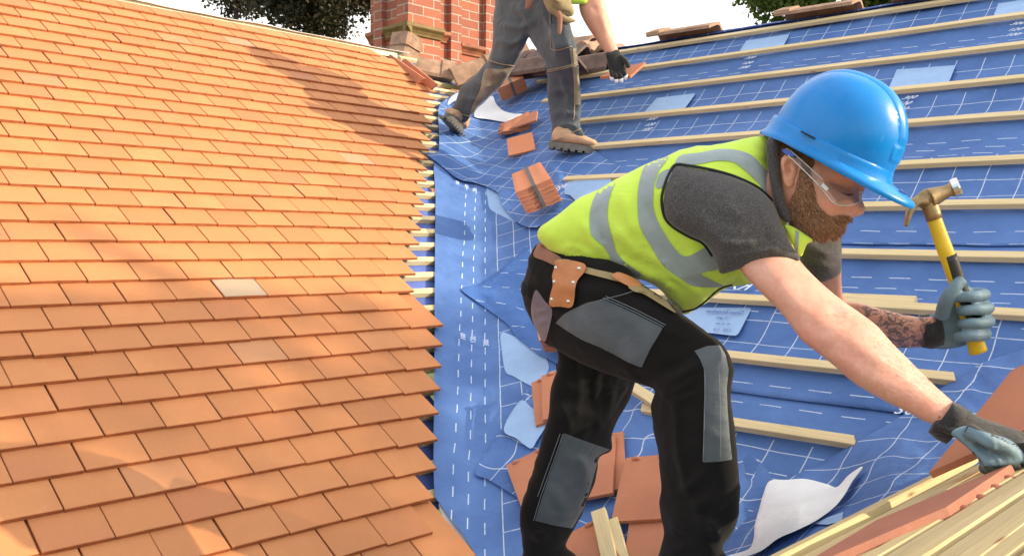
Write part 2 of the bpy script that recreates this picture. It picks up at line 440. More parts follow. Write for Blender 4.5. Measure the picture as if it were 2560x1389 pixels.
def mat_membrane(name, base=(0.075, 0.135, 0.50), pr='none', rows=(), zones=(), light=False):
    """blue woven roofing membrane, its printed grid and dashes in UV metres"""
    t = NT(name); uvn = t.n('ShaderNodeUVMap', uv_map='uv').outputs[0]; v = t.coord('Object')
    w1 = t.noise(uvn, 3.0, 2); w2 = t.noise(uvn, 18, 2)
    sep = t.n('ShaderNodeSeparateXYZ'); t.l(uvn, sep.inputs[0])
    p = t.math('ADD', sep.outputs[0], t.math('MULTIPLY', t.math('SUBTRACT', w1, 0.5), 0.012))
    q = t.math('ADD', sep.outputs[1], t.math('MULTIPLY', t.math('SUBTRACT', w1, 0.5), 0.02))
    blot = t.noise(v, 5, 4, 0.6); fine = t.noise(v, 260, 2, 0.6)
    c = t.ramp(blot, [(0.3, tuple(k * 0.80 for k in base)), (0.7, (base[0] * 1.35, base[1] * 1.2, base[2] * 1.08))])
    wv = t.n('ShaderNodeTexWave'); t.l(uvn, wv.inputs['Vector']); wv.inputs['Scale'].default_value = 55; wv.bands_direction = 'DIAGONAL'; wv.inputs['Distortion'].default_value = 1.0
    c = t.mix(t.math('MULTIPLY', wv.outputs['Fac'], 0.10), c, (0.20, 0.30, 0.62))
    dust = t.noise(v, 22, 5, 0.7); c = t.mix(t.range(dust, 0.60, 0.8, 0, 0.22), c, (0.30, 0.38, 0.58))
    def band(x, x0, w): return t.math('LESS_THAN', t.math('ABSOLUTE', t.math('SUBTRACT', x, x0)), w)
    mask = None
    def add(m):
        nonlocal mask
        mask = m if mask is None else t.math('MAXIMUM', mask, m)
    def fr(x, per): return t.math('FRACT', t.math('DIVIDE', t.math('ADD', x, 50.0), per))
    for (q0, per, duty, ph) in rows:
        b = band(q, q0, 0.0019); f = t.math('LESS_THAN', fr(t.math('ADD', p, ph), per), duty); add(t.math('MULTIPLY', b, f))
    for (qa, qb, lines, per, ph) in zones:
        inz = t.math('MULTIPLY', t.math('GREATER_THAN', q, qa), t.math('LESS_THAN', q, qb))
        add(t.math('MULTIPLY', inz, t.math('LESS_THAN', fr(t.math('ADD', p, ph), per), 0.0036 / per)))
        for l_ in lines: add(band(q, l_, 0.0017))
    if mask is not None:
        fade = t.range(t.noise(uvn, 40, 2), 0.25, 0.45, 0.25, 0.68)
        c = t.mix(t.math('MULTIPLY', mask, fade), c, (0.70, 0.80, 0.92))
    hb = t.bump(t.noise(v, 9, 3, 0.5, 0.6), 0.45, 0.03)
    return t.out(c, 0.6, t.bump(fine, 0.15, 0.001, hb), Specular_IOR_Level=0.25)
M = {}
M['tile'] = mat_tile('terracotta_tile'); M['tile_edge'] = simple('shaded_clay_edge', (0.34, 0.105, 0.035), 0.85, 0.2, 40, 0.3, 300); M['tile_loose'] = mat_tile('terracotta_new', (0.50, 0.195, 0.105), 0.08)  # tile side and tail faces get a darker colour that paints in their shading
M['wood'] = mat_wood('batten_wood'); M['wood2'] = mat_wood('batten_wood_aged', (0.70, 0.57, 0.33))
M['patch'] = simple('label_panel', (0.30, 0.48, 0.78), 0.6, 0.06, 20, 0.2, 160)
M['white_flap'] = simple('membrane_underside', (0.84, 0.88, 0.92), 0.75, 0.07, 8, 0.35, 30, 0.006)
M['ink'] = simple('print_white', (0.72, 0.80, 0.92), 0.6, 0.1)
M['ink_dark'] = simple('print_blue', (0.10, 0.18, 0.45), 0.6, 0.1)
M['strap'] = simple('grey_strap', (0.10, 0.11, 0.12), 0.45, 0.1)
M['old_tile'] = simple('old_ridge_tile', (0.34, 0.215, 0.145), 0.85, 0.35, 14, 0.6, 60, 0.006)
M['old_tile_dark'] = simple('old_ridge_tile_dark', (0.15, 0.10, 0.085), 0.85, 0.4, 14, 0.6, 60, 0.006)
M['lead'] = simple('pale_ridge_board', (0.75, 0.68, 0.52), 0.7, 0.15, 6, 0.3, 40)
# ------------------------------------------------------------------ ground, well below
def grid_vf(x0, x1, y0, y1, nx, ny, zf):
    xs = np.linspace(x0, x1, nx); ys = np.linspace(y0, y1, ny); X, Y = np.meshgrid(xs, ys)
    V = np.column_stack([X.ravel(), Y.ravel(), zf(X.ravel(), Y.ravel())])
    Fc = [(j * nx + i, j * nx + i + 1, (j + 1) * nx + i + 1, (j + 1) * nx + i) for j in range(ny - 1) for i in range(nx - 1)]
    return V, Fc
V, Fc = grid_vf(-900, 900, -900, 900, 60, 60, lambda x, y: np.full(len(x), -7.0))
o = mesh('ground', V, Fc, simple('grass_ground', (0.07, 0.10, 0.035), 0.9, 0.4, 0.4, 0.4, 3, 0.1), origin=(0, 0, -7)); tag(o, kind='structure')
# ------------------------------------------------------------------ roof decks
ridge_z = onL(700, 66)[2]
def qL(P): return (P - P0) @ uL
def bL(P): return (P - P0) @ dL
QT_L = qL(onL(700, 66)); print('row of ridge', QT_L / GL)
# valley line: intersection of deck planes
def Ldeck(b, q, off=0.0): return L_DECK + dL * b + uL * q + nL * off
# ------------------------------------------------------------------ TILED SLOPE
tail_target = np.array([(142, 953), (165, 1000), (190, 1048), (222, 1091), (275, 1082), (313, 1080), (333, 1075), (360, 1072), (380, 1070), (403, 1066), (430, 1063), (455, 1060),
    (480, 1057), (511, 1053), (541, 1051), (577, 1050), (612, 1045), (648, 1041), (687, 1036), (727, 1032), (771, 1027), (812, 1105), (864, 1100), (917, 1100), (970, 1098), (1030, 1095),
    (1090, 1092), (1165, 1090), (1232, 1086), (1322, 1080), (1374, 1186), (1500, 1160)], float)
def tile_template(nseg=1, L=0.268, wid=0.1622, th=0.0115, ch=0.0016, drop=0.0):
    """x across, y up-slope from the tail, z up (tail top edge at z=0); long tiles may bend"""
    V = []; Fc = []
    ys = [0.0, ch] + list(np.linspace(ch, L, nseg + 1)[1:])
    for j, y in enumerate(ys):
        tp = -ch if j == 0 else 0.0
        z = -drop * max(0, y - 0.06) ** 2
        for x, zz in ((-wid / 2, -th), (-wid / 2, -ch), (-wid / 2 + ch, tp), (0, tp + 0.0008), (wid / 2 - ch, tp), (wid / 2, -ch), (wid / 2, -th)):
            V.append((x, y, zz + z))
    m = 7
    for j in range(len(ys) - 1):
        for k in range(m):
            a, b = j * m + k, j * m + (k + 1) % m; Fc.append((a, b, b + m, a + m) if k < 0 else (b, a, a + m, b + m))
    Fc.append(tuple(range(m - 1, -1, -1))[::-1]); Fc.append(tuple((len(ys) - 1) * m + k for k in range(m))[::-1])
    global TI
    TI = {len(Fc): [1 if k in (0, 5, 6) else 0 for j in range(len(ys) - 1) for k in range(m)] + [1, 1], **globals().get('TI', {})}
    return np.array(V), Fc
TILT = math.asin(0.0118 / GL)
ty = uL * math.cos(TILT) - nL * math.sin(TILT); tz = nL * math.cos(TILT) + uL * math.sin(TILT)
tmpl, tfc = tile_template(); tmplR, tfcR = tile_template(6, 0.285, drop=1.25); tmplR2, tfcR2 = tile_template(5, 0.268, drop=0.55)
parts = []; pale = []
LAST = 30
pale_px = [(607, 722), (890, 392), (612, 108), (903, 388)]
end_tiles = {}
for i in range(-5, LAST + 1):
    q = i * GL
    # right-most tile of the course
    cand = [(k + (0.5 if i % 2 else 0.0)) for k in range(0, 26)]
    best = None
    for b in cand:
        px, _ = to_px(np.array([P0 + dL * b * PW + uL * q])); tx = np.interp(px[0][1], tail_target[:, 0], tail_target[:, 1])
        d = abs(px[0][0] - tx)
        if best is None or d < best[0]: best = (d, b)
    bend = best[1]
    b = bend - 0.5
    first = True; kk = 0
    while b > -4.5:
        jit = rng.normal(0, 1, 4)
        c = P0 + dL * (b * PW + jit[0] * 0.0007) + uL * (q + jit[1] * 0.0012) + nL * (abs(jit[2]) * 0.0005)
        rot = jit[3] * 0.004
        ax = dL * math.cos(rot) + uL * math.sin(rot); ay = ty * math.cos(rot) - dL * math.sin(rot); az = tz
        if rng.random() < 0.06: c = c + nL * 0.0022 + uL * 0.003 * rng.normal()
        if kk == 0 and i < 26:
            c = c - nL * 0.001 - uL * (0.002 + 0.005 * rng.random()); az2 = 0.03 * (rng.random() - 0.3); ay = ay
        T, TF = (tmplR, tfcR) if i == LAST else ((tmplR2, tfcR2) if i == LAST - 1 else (tmpl, tfc))
        V = c + T[:, :1] * ax + T[:, 1:2] * ay + T[:, 2:] * az
        parts.append((V, TF))
        pc, _ = to_px(np.array([P0 + dL * b * PW + uL * (q + 0.05)])); pc = pc[0]
        pl = 0.0
        for (x, y) in pale_px:
            if abs(pc[0] - x) < 45 and abs(pc[1] - y) < (12 if y > 300 else 7): pl = 0.9 if y > 600 else 0.5
        if rng.random() < 0.05: pl = max(pl, 0.12 * rng.random() * 2)
        pale += [pl] * len(V)
        b -= 1.0; kk += 1
V, Fc = merge(parts)
roofL = E('tiled_roof', P0, 'large slope of new orange clay tiles, filling the left half', 'tiled roof', kind='thing')
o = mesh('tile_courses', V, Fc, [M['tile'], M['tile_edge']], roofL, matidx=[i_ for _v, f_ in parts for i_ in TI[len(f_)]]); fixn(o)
at_ = o.data.attributes.new('pale', 'FLOAT', 'POINT'); at_.data.foreach_set('value', pale)
# membrane under the tiles
mem_deck = mat_membrane('membrane_deck', (0.085, 0.15, 0.50), zones=((-9, 9, (), 0.11, 0.0),), rows=())
def Luv(V): return np.column_stack([(V - L_DECK) @ uL, (V - L_DECK) @ dL])
V = []; Fc = []
qs = np.linspace(-0.75, QT_L - 0.02, 14); bs = np.linspace(-1.2, 3.7, 16)
for qv in qs:
    for bv in bs: V.append(Ldeck(bv, qv))
for j in range(len(qs) - 1):
    for i in range(len(bs) - 1): a = j * 16 + i; Fc.append((a, a + 1, a + 17, a + 16))
V = np.array(V); V2, F2 = solid(V, Fc, np.tile(-nL * 0.004, (len(V), 1)))
# keep only the part on this side of the valley
vb = np.array([(P - R_DECK) @ nR for P in V]); keepf = [f for f in Fc if min(vb[list(f)]) > -0.10]
V2, F2 = solid(V, keepf, np.tile(-nL * 0.004, (len(V), 1)))
o = mesh('underlay', V2, F2, mem_deck, roofL, uv=np.vstack([Luv(V), Luv(V)])); fixn(o)
# ridge boards along the top of the tiled slope
RB = []
for (dq, off, wx, th) in ((0.012, -0.055, 0.022, 0.016), (0.045, -0.060, 0.030, 0.018)):
    mid = P0 + uL * (QT_L + dq) + nL * off + dL * 1.3
    RB.append(box_vf(mid, dL, norm(uLh), Z3, 1.95, wx, th, 0.002))
V, Fc = merge(RB); o = mesh('ridge_board', V, Fc, M['lead'], roofL); fixn(o)
sh = []
V, Fc = [], []
top = P0 + uL * (QT_L + 0.02) - nL * 0.045
# pale underlay lapped over the ridge and the far slope behind it
bb = np.linspace(-1.5, 3.35, 60)
for k, bv in enumerate(bb):
    for j, (dy, dz) in enumerate(((-0.03, 0.018), (0.05, 0.035), (0.13, 0.0), (1.4, -1.0))):
        wv_ = 0.008 * vnoise(np.array([[bv * 6, j]]), 1, 3)[0]
        V.append(top + dL * bv + uLh * dy + Z3 * (dz + wv_))
    if k:
        for j in range(3): a = (k - 1) * 4 + j; Fc.append((a, a + 1, a + 5, a + 4))
V = np.array(V); V2, F2 = solid(V, Fc, np.tile([0, 0, -0.004], (len(V), 1)))
o = mesh('ridge_underlay', V2, F2, simple('ridge_paper', (0.70, 0.68, 0.66), 0.8, 0.12, 5, 0.4, 30, 0.004), roofL, smooth=True); fixn(o)
# counter battens of the tiled slope: only their ends stand clear of the tiles
proto_b = None
for i in range(-3, 32):
    q = i * GL + 0.040
    # right end under the edge of the valley strip: screen line x = 1087
    lo, hi = 0.2, 4.2
    tgt = 1093 + 3 * math.sin(i * 2.1)
    if i > 22: tgt = 1093 + (i - 22) * 9.0
    for _ in range(40):
        md = (lo + hi) / 2; px, _z = to_px(np.array([P0 + dL * md + uL * q - nL * 0.055]))
        if px[0][0] < tgt: lo = md
        else: hi = md
    Lb = 0.62 + 0.1 * rng.random()
    c = P0 + dL * (lo - Lb / 2) + uL * q - nL * 0.053
    V, Fc = box_vf((0, 0, 0), (1, 0, 0), (0, 1, 0), (0, 0, 1), Lb / 2, 0.0165, 0.0125, 0.0015)
    o = mesh('tiling_batten', V, Fc, M['wood'], None, origin=(0, 0, 0)); fixn(o)
    mw = Matrix([[dL[k], uL[k], nL[k]] for k in range(3)]).to_4x4(); mw.translation = Vector(c); o.matrix_world = mw
    tag(o, nth(32 - i) + ' pale batten end from the top, along the tiled edge beside the valley', 'batten', 'batten ends along the tiled edge')
# ------------------------------------------------------------------ MEMBRANE SLOPE (right)
Q_BAT = [0.653, 0.938, 1.232, 1.512, 1.808, 2.10, 2.42, 2.73, 3.05, 3.36, 3.655]
Q_RIDGE = 3.80
def sag(p, q):
    """how far the membrane hangs below / bulges above the R plane"""
    s = np.zeros(len(p))
    for a, b in zip(Q_BAT[:-1], Q_BAT[1:]):
        t = (q - a) / (b - a); m = (t > 0) & (t < 1); s[m] -= 0.014 * np.sin(np.pi * t[m]) ** 2
    P = np.column_stack([p, q])
    s += 0.0035 * vnoise(P, 5, 11) + 0.002 * vnoise(P * [1, 2.2], 11, 12)
    s += np.where(q > 1.5, 0.004, 0.0025) * np.maximum(0, vnoise(P * [1.0, 0.35], 9, 13))
    s -= 0.008
    return s
def zL(x, y): # valley strip level on the L side, above its battens
    P = P0 - nL * 0.040; return P[2] - ((x - P[0]) * nL[0] + (y - P[1]) * nL[1]) / nL[2]
def zR(x, y):
    P = R_DECK; return P[2] - ((x - P[0]) * nR[0] + (y - P[1]) * nR[1]) / nR[2]
def H(x, y):
    a, b = zL(x, y), zR(x, y); k = 0.055
    return np.maximum(a, b) + k * np.exp(-np.abs(a - b) / (2 * k)) * 0.6
# one coarse "H" surface for laying sheets on (not rendered)
vd = norm(np.cross(nL, nR)); vd = vd if vd[1] > 0 else -vd; vdh = norm([vd[0], vd[1], 0]); vs_h = np.array([vdh[1], -vdh[0], 0])
XS = []; na, nb_ = 150, 300
GA, GB = np.meshgrid(np.linspace(-0.75, 2.4, na), np.linspace(-0.9, 5.2, nb_))
bx = VB[0] + vs_h[0] * GA.ravel() + vdh[0] * GB.ravel(); by = VB[1] + vs_h[1] * GA.ravel() + vdh[1] * GB.ravel()
Hx = np.column_stack([bx, by, H(bx, by)])
FH = [(j * na + i, j * na + i + 1, (j + 1) * na + i + 1, (j + 1) * na + i) for j in range(nb_ - 1) for i in range(na - 1)]
BH = BVHTree.FromPolygons([tuple(v) for v in Hx], FH)
# printed pattern rows, measured up the slope
rows = []; zones = []
def dash(q, ph=0.0): rows.append((q, 0.125, 0.55, ph))
for qm in (3.20, 2.26, 1.375): 
    for k in range(3): dash(qm - 0.05 + 0.05 * k, 0.03 * k)
for q in (1.62, 1.70, 0.86, 0.78, 1.20, 0.52): dash(q)
for a, b, ls in ((3.42, 3.90, (3.46, 3.57, 3.72)), (2.76, 3.02, (2.83, 2.93)), (2.46, 2.70, (2.52, 2.62)), (1.83, 2.35, (1.92, 2.02)), (1.79, 2.09, ()),
                 (0.96, 1.30, (1.05, 1.16)), (-0.6, 0.64, (0.60, 0.50, 0.38, 0.27, 0.15, 0.03, -0.1, -0.22)),):
    zones.append((a, b, ls, 0.115, 0.0))
zones = [z for z in zones if z[0] != 1.79]
zones[3] = (1.83, 2.20, (1.92, 2.02, 2.13), 0.115, 0.0)
M['mem'] = mat_membrane('roof_membrane', (0.066, 0.165, 0.46), rows=rows, zones=zones)
M['strip'] = mat_membrane('valley_membrane', (0.10, 0.185, 0.52), rows=[(0.055, 0.085, 0.5, 0.0), (0.105, 0.085, 0.5, 0.02), (0.155, 0.085, 0.5, 0.04)], zones=((0.215, 0.60, (0.215, 0.31, 0.40), 0.075, 0.0),))
M['mem_back'] = M['white_flap']
pR = np.linspace(-2.6, 2.9, 330); qR = np.linspace(-0.75, Q_RIDGE, 230)
PP, QQ = np.meshgrid(pR, qR); pf, qf = PP.ravel(), QQ.ravel()
S_ = sag(pf, qf)
V = R_DECK + np.outer(pf, dR) + np.outer(qf, uR) + np.outer(S_, nR)
n_ = len(pR)
# stays on its own side of the valley
lz = zL(V[:, 0], V[:, 1]) - 0.02
ok = V[:, 2] > lz - 0.06
Fc = []
for j in range(len(qR) - 1):
    for i in range(n_ - 1):
        a = j * n_ + i
        if ok[a] and ok[a + 1] and ok[a + n_] and ok[a + n_ + 1]: Fc.append((a, a + 1, a + 1 + n_, a + n_))
used = np.unique(np.array(Fc)); rm = -np.ones(len(V), int); rm[used] = np.arange(len(used)); Fc = [tuple(rm[list(f)]) for f in Fc]
uvm = np.column_stack([pf, qf])[used]; V = V[used]
roofR = E('blue_roof_slope', R_DECK, 'battened roof slope wrapped in blue printed membrane, right half', 'membrane roof', kind='thing')
V2, F2 = solid(V, Fc, np.tile(-nR * 0.003, (len(V), 1)))
mem = mesh('membrane', V2, F2, M['mem'], roofR, smooth=True, uv=np.vstack([uvm, uvm])); fixn(mem)
# membrane rolled over the ridge
V, Fc, U = [], [], []
for k, p in enumerate(np.linspace(-2.6, 2.2, 160)):
    for j in range(12):
        a = j / 11 * math.pi * 0.75; rr = 0.062
        wob = 0.006 * vnoise(np.array([[p * 3, a * 2]]), 1.5, 21)[0]
        base = R_DECK + dR * p + uR * (Q_RIDGE - 0.035) + nR * (-0.055)
        v = base + (nR * math.cos(a) + uR * math.sin(a)) * (rr + wob); V.append(v); U.append((p, Q_RIDGE - 0.1 + a * rr * 1.3))
    v = V[-1] + uRh * 1.2 - Z3 * 0.9; V.append(v); U.append((p, Q_RIDGE + 1.3))
    if k:
        for j in range(12): a = (k - 1) * 13 + j; Fc.append((a, a + 1, a + 14, a + 13))
rows2 = ()
M['mem_ridge'] = mat_membrane('ridge_membrane', (0.075, 0.13, 0.42), rows=(), zones=((Q_RIDGE - 0.2, Q_RIDGE + 0.06, (Q_RIDGE - 0.06,), 0.115, 0.0),))
V = np.array(V); V2, F2 = solid(V, Fc, np.tile(-nR * 0.004, (len(V), 1)))
o = mesh('ridge_roll', V2, F2, M['mem_ridge'], roofR, smooth=True, uv=np.vstack([U, U])); fixn(o)
# laps: the free lower edges of the overlapping rolls
def lap(qe_of_p, pa, pb, wd=0.14):
    ps = np.linspace(pa, pb, 130); V, Fc, U = [], [], []
    for k, p in enumerate(ps):
        qe = qe_of_p(p) + 0.004 * vnoise(np.array([[p * 5, 1.0]]), 1, 61)[0]; puff = 0.004 * max(0, vnoise(np.array([[p * 4, 3.0]]), 1, 62)[0])
        for j in range(7):
            t_ = j / 6; q = qe + wd * t_; sg = sag(np.array([p]), np.array([q]))[0] + (0.0075 + puff) * (1 - t_) - 0.004 * t_; V.append(R_pt(p, q, sg)); U.append((p, q))
        if k:
            for j in range(6): a = (k - 1) * 7 + j; Fc.append((a, a + 1, a + 8, a + 7))
    V = np.array(V); V2, F2 = solid(V, Fc, np.tile(-nR * 0.0025, (len(V), 1))); o = mesh('membrane_lap', V2, F2, M['mem'], roofR, smooth=True, uv=np.vstack([U, U])); fixn(o)
_a, _b = R_pq(onR(2560, 607, 0)), R_pq(onR(2150, 602, 0)); lap(lambda p: _a[1] + (_b[1] - _a[1]) * (p - _a[0]) / (_b[0] - _a[0]), -2.2, 1.0)
_c, _d = R_pq(onR(1850, 972, 0)), R_pq(onR(2250, 1022, 0)); lap(lambda p: _c[1] + (_d[1] - _c[1]) * (p - _c[0]) / (_d[0] - _c[0]), -1.35, 0.3)
lap(lambda p: 3.085, -2.3, 1.6, 0.10)
# battens
def batten(name_lab, p0, p1, q, off=0.008, w=0.034, th=0.020, tilt=0.0, mat_='wood2', group='battens nailed across the blue slope', cut=0.0):
    Lb = abs(p1 - p0); nseg = 14
    xs = np.linspace(-Lb / 2, Lb / 2, nseg); V, Fc = [], []
    sd_ = rng.integers(1000)
    for x in xs:
        wy = 0.004 * vnoise(np.array([[x * 1.3, q]]), 1, int(sd_))[0]; wz = 0.0025 * vnoise(np.array([[x * 1.7, q]]), 1, int(sd_) + 5)[0]
        for (y, z) in ((-w / 2, 0), (-w / 2, th - .0015), (-w / 2 + .0015, th), (w / 2 - .0015, th), (w / 2, th - .0015), (w / 2, 0)):
            V.append((x + (cut * y if abs(x) > Lb / 2 - 1e-6 else 0), y + wy, z + wz))
    for j in range(nseg - 1):
        for k in range(6): a, b = j * 6 + k, j * 6 + (k + 1) % 6; Fc.append((a, b, b + 6, a + 6))
    Fc.append(tuple(range(5, -1, -1))); Fc.append(tuple((nseg - 1) * 6 + k for k in range(6)))
    o = mesh('roof_batten', V, Fc, M[mat_], None, origin=(0, 0, 0)); fixn(o)
    ax = dR * math.cos(tilt) + uR * math.sin(tilt); ay = uR * math.cos(tilt) - dR * math.sin(tilt)
    mw = Matrix([[ax[k], ay[k], nR[k]] for k in range(3)]).to_4x4(); mw.translation = Vector(R_pt((p0 + p1) / 2, q, off)); o.matrix_world = mw
    tag(o, name_lab, 'batten', group); return o
def p_at(px, py): return R_pq(onR(px, py, .02))[0]
ends_l = {10: 2.36, 9: 2.12, 8: 1.855, 7: p_at(1425, 318), 6: p_at(1400, 378), 5: p_at(1420, 440), 4: 0.85, 3: 0.62, 2: p_at(1600, 738), 1: p_at(1575, 862), 0: p_at(1606, 1022)}
names = {10: 'topmost batten, just under the blue ridge roll', 9: 'second batten below the ridge, above the first row of printed numbers', 8: 'third batten below the ridge, behind the held tile',
         7: 'fourth batten below the ridge, its left end by the standing worker\'s knee', 6: 'fifth batten from the ridge, the standing worker\'s front boot on it', 5: 'batten meeting the helmet from the left, starting above the strapped tile bundle',
         4: 'batten passing behind the hammer head', 3: 'batten running behind the chin of the bending worker', 2: 'batten behind the upper arm, a shorter offcut on top of it', 1: 'batten crossing behind the forearm, sawn off near the cuff', 0: 'lowest batten, right of the knee, sawn off in the blue folds'}
for k in range(11):
    pr = -2.35
    if k == 1: pr = -1.075
    if k == 0: pr = -0.898
    batten(names[k], ends_l[k], pr, Q_BAT[k], cut=0.4 if k < 2 else 0.0)
batten('short offcut batten lying doubled on a longer one behind the tattooed forearm', p_at(2100, 752), p_at(2282, 765), Q_BAT[2] + 0.034, off=0.006)
# ------------------------------------------------------------------ loose sheets in the valley
def sheet(name, mat_, parent, poly, off=0.012, warp=0.0, uv='pq', spline=True, step=9, lift=None, folds=(), Z=None, wr=0.0, seed=0, thick=0.0025, wscale=1.0):
    C = catmull(poly, 6) if spline else np.asarray(poly, float)
    vs, tr, bd = tri2d(C, step); pts = []
    ff = fold_field(vs, folds) if folds else np.zeros(len(vs))
    if wr: ff = ff + wr * (vnoise(vs / 60.0, wscale, seed) + 0.6 * np.abs(vnoise(vs / 28.0 * [1, 0.6], wscale, seed + 1)) + 0.3)
    if lift is not None: ff = ff + lift(vs)
    Zs = Z(vs) if Z is not None else None
    for i, (x, y) in enumerate(vs):
        r = norm(ray(x, y))
        if Z is not None: P = ray(x, y) * Zs[i]
        else:
            loc, no, ix, dist = BH.ray_cast(Vector((0, 0, 0)), Vector(r), 50)
            P = np.array(loc) if loc is not None else onR(x, y)
        pts.append(P - r * (off + ff[i]) * 1.0)
    pts = np.array(pts)
    V, Fc = solid(pts, [tuple(t) for t in tr], pts / np.linalg.norm(pts, axis=1)[:, None] * thick)
    if uv == 'pq': U = np.column_stack([(pts - R_DECK) @ dR, (pts - R_DECK) @ uR])
    elif uv == 'strip': U = np.column_stack([(pts - VB) @ vd, (pts - VB) @ vs_h + 0.30])
    else: a = uv; U = vs / 1000.0 @ np.array([[math.cos(a), -math.sin(a)], [math.sin(a), math.cos(a)]])
    if warp: U = U + warp * np.column_stack([vnoise(vs / 90.0, 1, 77), vnoise(vs / 90.0, 1, 78)])
    o = mesh(name, V, Fc, mat_, parent, smooth=True, uv=np.vstack([U, U])); fixn(o); sharp(o); return o
def surf(px, py):
    loc, *_ = BH.ray_cast(Vector((0, 0, 0)), Vector(norm(ray(px, py))), 50)
    return np.array(loc)
across = lambda px, py: (surf(px, py) - VB) @ vs_h + 0.30
SR = [across(x, 870) for x in (1148, 1180, 1213)]; SZ = [across(x, 870) for x in (1248, 1300, 1350)]
print('strip rows', SR, SZ)
M['strip'] = mat_membrane('valley_membrane', (0.074, 0.175, 0.47), rows=[(SR[0], 0.105, 0.45, 0.0), (SR[1], 0.105, 0.45, 0.02), (SR[2], 0.105, 0.45, 0.04)], zones=((SZ[0], SZ[0] + 0.6, (SZ[0], SZ[1], SZ[2]), 0.12, 0.0),))
M['fold'] = mat_membrane('folded_membrane', (0.066, 0.165, 0.46), rows=[(0.02, 0.11, 0.5, 0)], zones=((-9, 9, tuple(np.arange(-0.5, 4.6, 0.115)), 0.115, 0.0),))
M['foldB'] = mat_membrane('folded_membrane_dashes', (0.048, 0.145, 0.45), rows=[(k, 0.10, 0.45, 0.03 * j) for j, k in enumerate(np.arange(0.0, 2.6, 0.11))], zones=())
vs_root = E('valley_strip', VB, 'long blue valley strip beside the tile edge, three dashed lines down it', 'membrane strip', kind='thing')
S_POLY = [(1091, 380), (1180, 420), (1300, 520), (1380, 600), (1400, 760), (1390, 900), (1400, 1100), (1400, 1300), (1400, 1460), (1230, 1460), (1196, 1400), (1165, 1345), (1130, 1300), (1100, 1258), (1086, 1225), (1084, 1100), (1086, 900), (1087, 700), (1089, 500)]
def lin(poly):  # mostly straight left edge
    return poly
sheet('strip', M['strip'], vs_root, S_POLY, off=0.004, uv='strip', wr=0.0018, seed=4, lift=lambda v: 0.012 * np.clip((v[:, 1] - 1180) / 160, 0, 1) * np.clip((1260 - v[:, 0]) / 120, 0, 1))
sheet('label_panel', M['patch'], vs_root, [(1252, 833), (1277, 837), (1300, 847), (1328, 860), (1360, 888), (1370, 905), (1371, 925), (1353, 952), (1337, 966), (1314, 957), (1282, 939), (1264, 929), (1256, 888)], off=0.010, uv=0.3)
sheet('label_panel', M['patch'], vs_root, [(1300, 1001), (1328, 1017), (1351, 1031), (1369, 1049), (1360, 1072), (1342, 1100), (1330, 1120), (1314, 1113), (1291, 1095), (1259, 1072)], off=0.045, uv=0.3)
sheet('label_panel', M['patch'], vs_root, [(1218, 468), (1250, 480), (1262, 500), (1262, 520), (1276, 535), (1292, 557), (1256, 540), (1226, 523), (1219, 496)], off=0.009, uv=0.3)
fl = sheet('membrane_edge_curl', M['white_flap'], None, [(1096, 1258), (1120, 1264), (1150, 1292), (1176, 1326), (1192, 1362), (1240, 1430), (1180, 1440), (1150, 1370), (1120, 1315)], off=-0.006, uv=0.2)
tag(fl, 'pale curled membrane edge at the bottom of the frame, beside the lowest clay tile', 'membrane edge')
A_POLY = [(1065, 382), (1096, 377), (1096, 300), (1097, 268), (1110, 252), (1140, 232), (1200, 200), (1290, 165), (1350, 150), (1365, 200), (1380, 260), (1430, 330), (1520, 400), (1600, 440), (1560, 500), (1450, 530), (1392, 544), (1370, 552), (1347, 566), (1318, 567), (1292, 554), (1268, 530), (1253, 507), (1246, 483), (1224, 470), (1192, 458), (1146, 447), (1101, 412)]
Afolds = [([(1190, 560), (1260, 470), (1330, 440)], 22, 0.016), ([(1230, 330), (1290, 380), (1400, 400)], 14, 0.026), ([(1310, 300), (1345, 340), (1350, 390)], 10, 0.022), ([(1290, 250), (1360, 235), (1420, 260)], 11, 0.028), ([(1260, 200), (1300, 230)], 12, 0.02),
          ([(1120, 400), (1220, 420), (1270, 400)], 16, 0.014), ([(1360, 400), (1400, 450), (1395, 520)], 13, 0.022), ([(1255, 300), (1262, 345)], 7, 0.02), ([(1300, 560), (1350, 575), (1400, 545)], 16, 0.02), ([(1400, 330), (1420, 390), (1480, 420)], 12, -0.012), ([(1180, 300), (1250, 340)], 12, 0.012)]
A = E('crumpled_membrane', surf(1250, 420), 'crumpled blue membrane sheet with scalloped lower edge under the strapped tile bundle', 'membrane sheet', kind='thing')
sheet('sheet', M['fold'], A, A_POLY, off=0.030, warp=0.05, lift=lambda v: -0.042 * np.clip((v[:, 0] - 1400) / 130, 0, 1), wr=0.011, seed=8, folds=Afolds, step=7)
sheet('label_panel', M['patch'], A, [(1412, 458), (1470, 448), (1530, 450), (1500, 478), (1470, 492), (1444, 504), (1425, 488), (1402, 482)], off=0.046, uv=0.3)
B = sheet('membrane_lap', M['foldB'], None, [(1153, 722), (1194, 755), (1240, 788), (1268, 810), (1291, 842), (1314, 860), (1362, 893), (1450, 910), (1520, 740), (1430, 600), (1340, 600), (1290, 640), (1230, 690), (1190, 712)], off=0.018, warp=0.03, lift=lambda v: -0.03 * np.clip((v[:, 0] - 1380) / 80, 0, 1) - 0.016 * np.clip((700 - v[:, 1]) / 60, 0, 1), wr=0.004, seed=15, folds=[([(1200, 730), (1290, 800), (1340, 870)], 18, 0.012)])
tag(B, 'blue membrane lap lying in the valley behind the worker\'s hip pocket', 'membrane sheet')
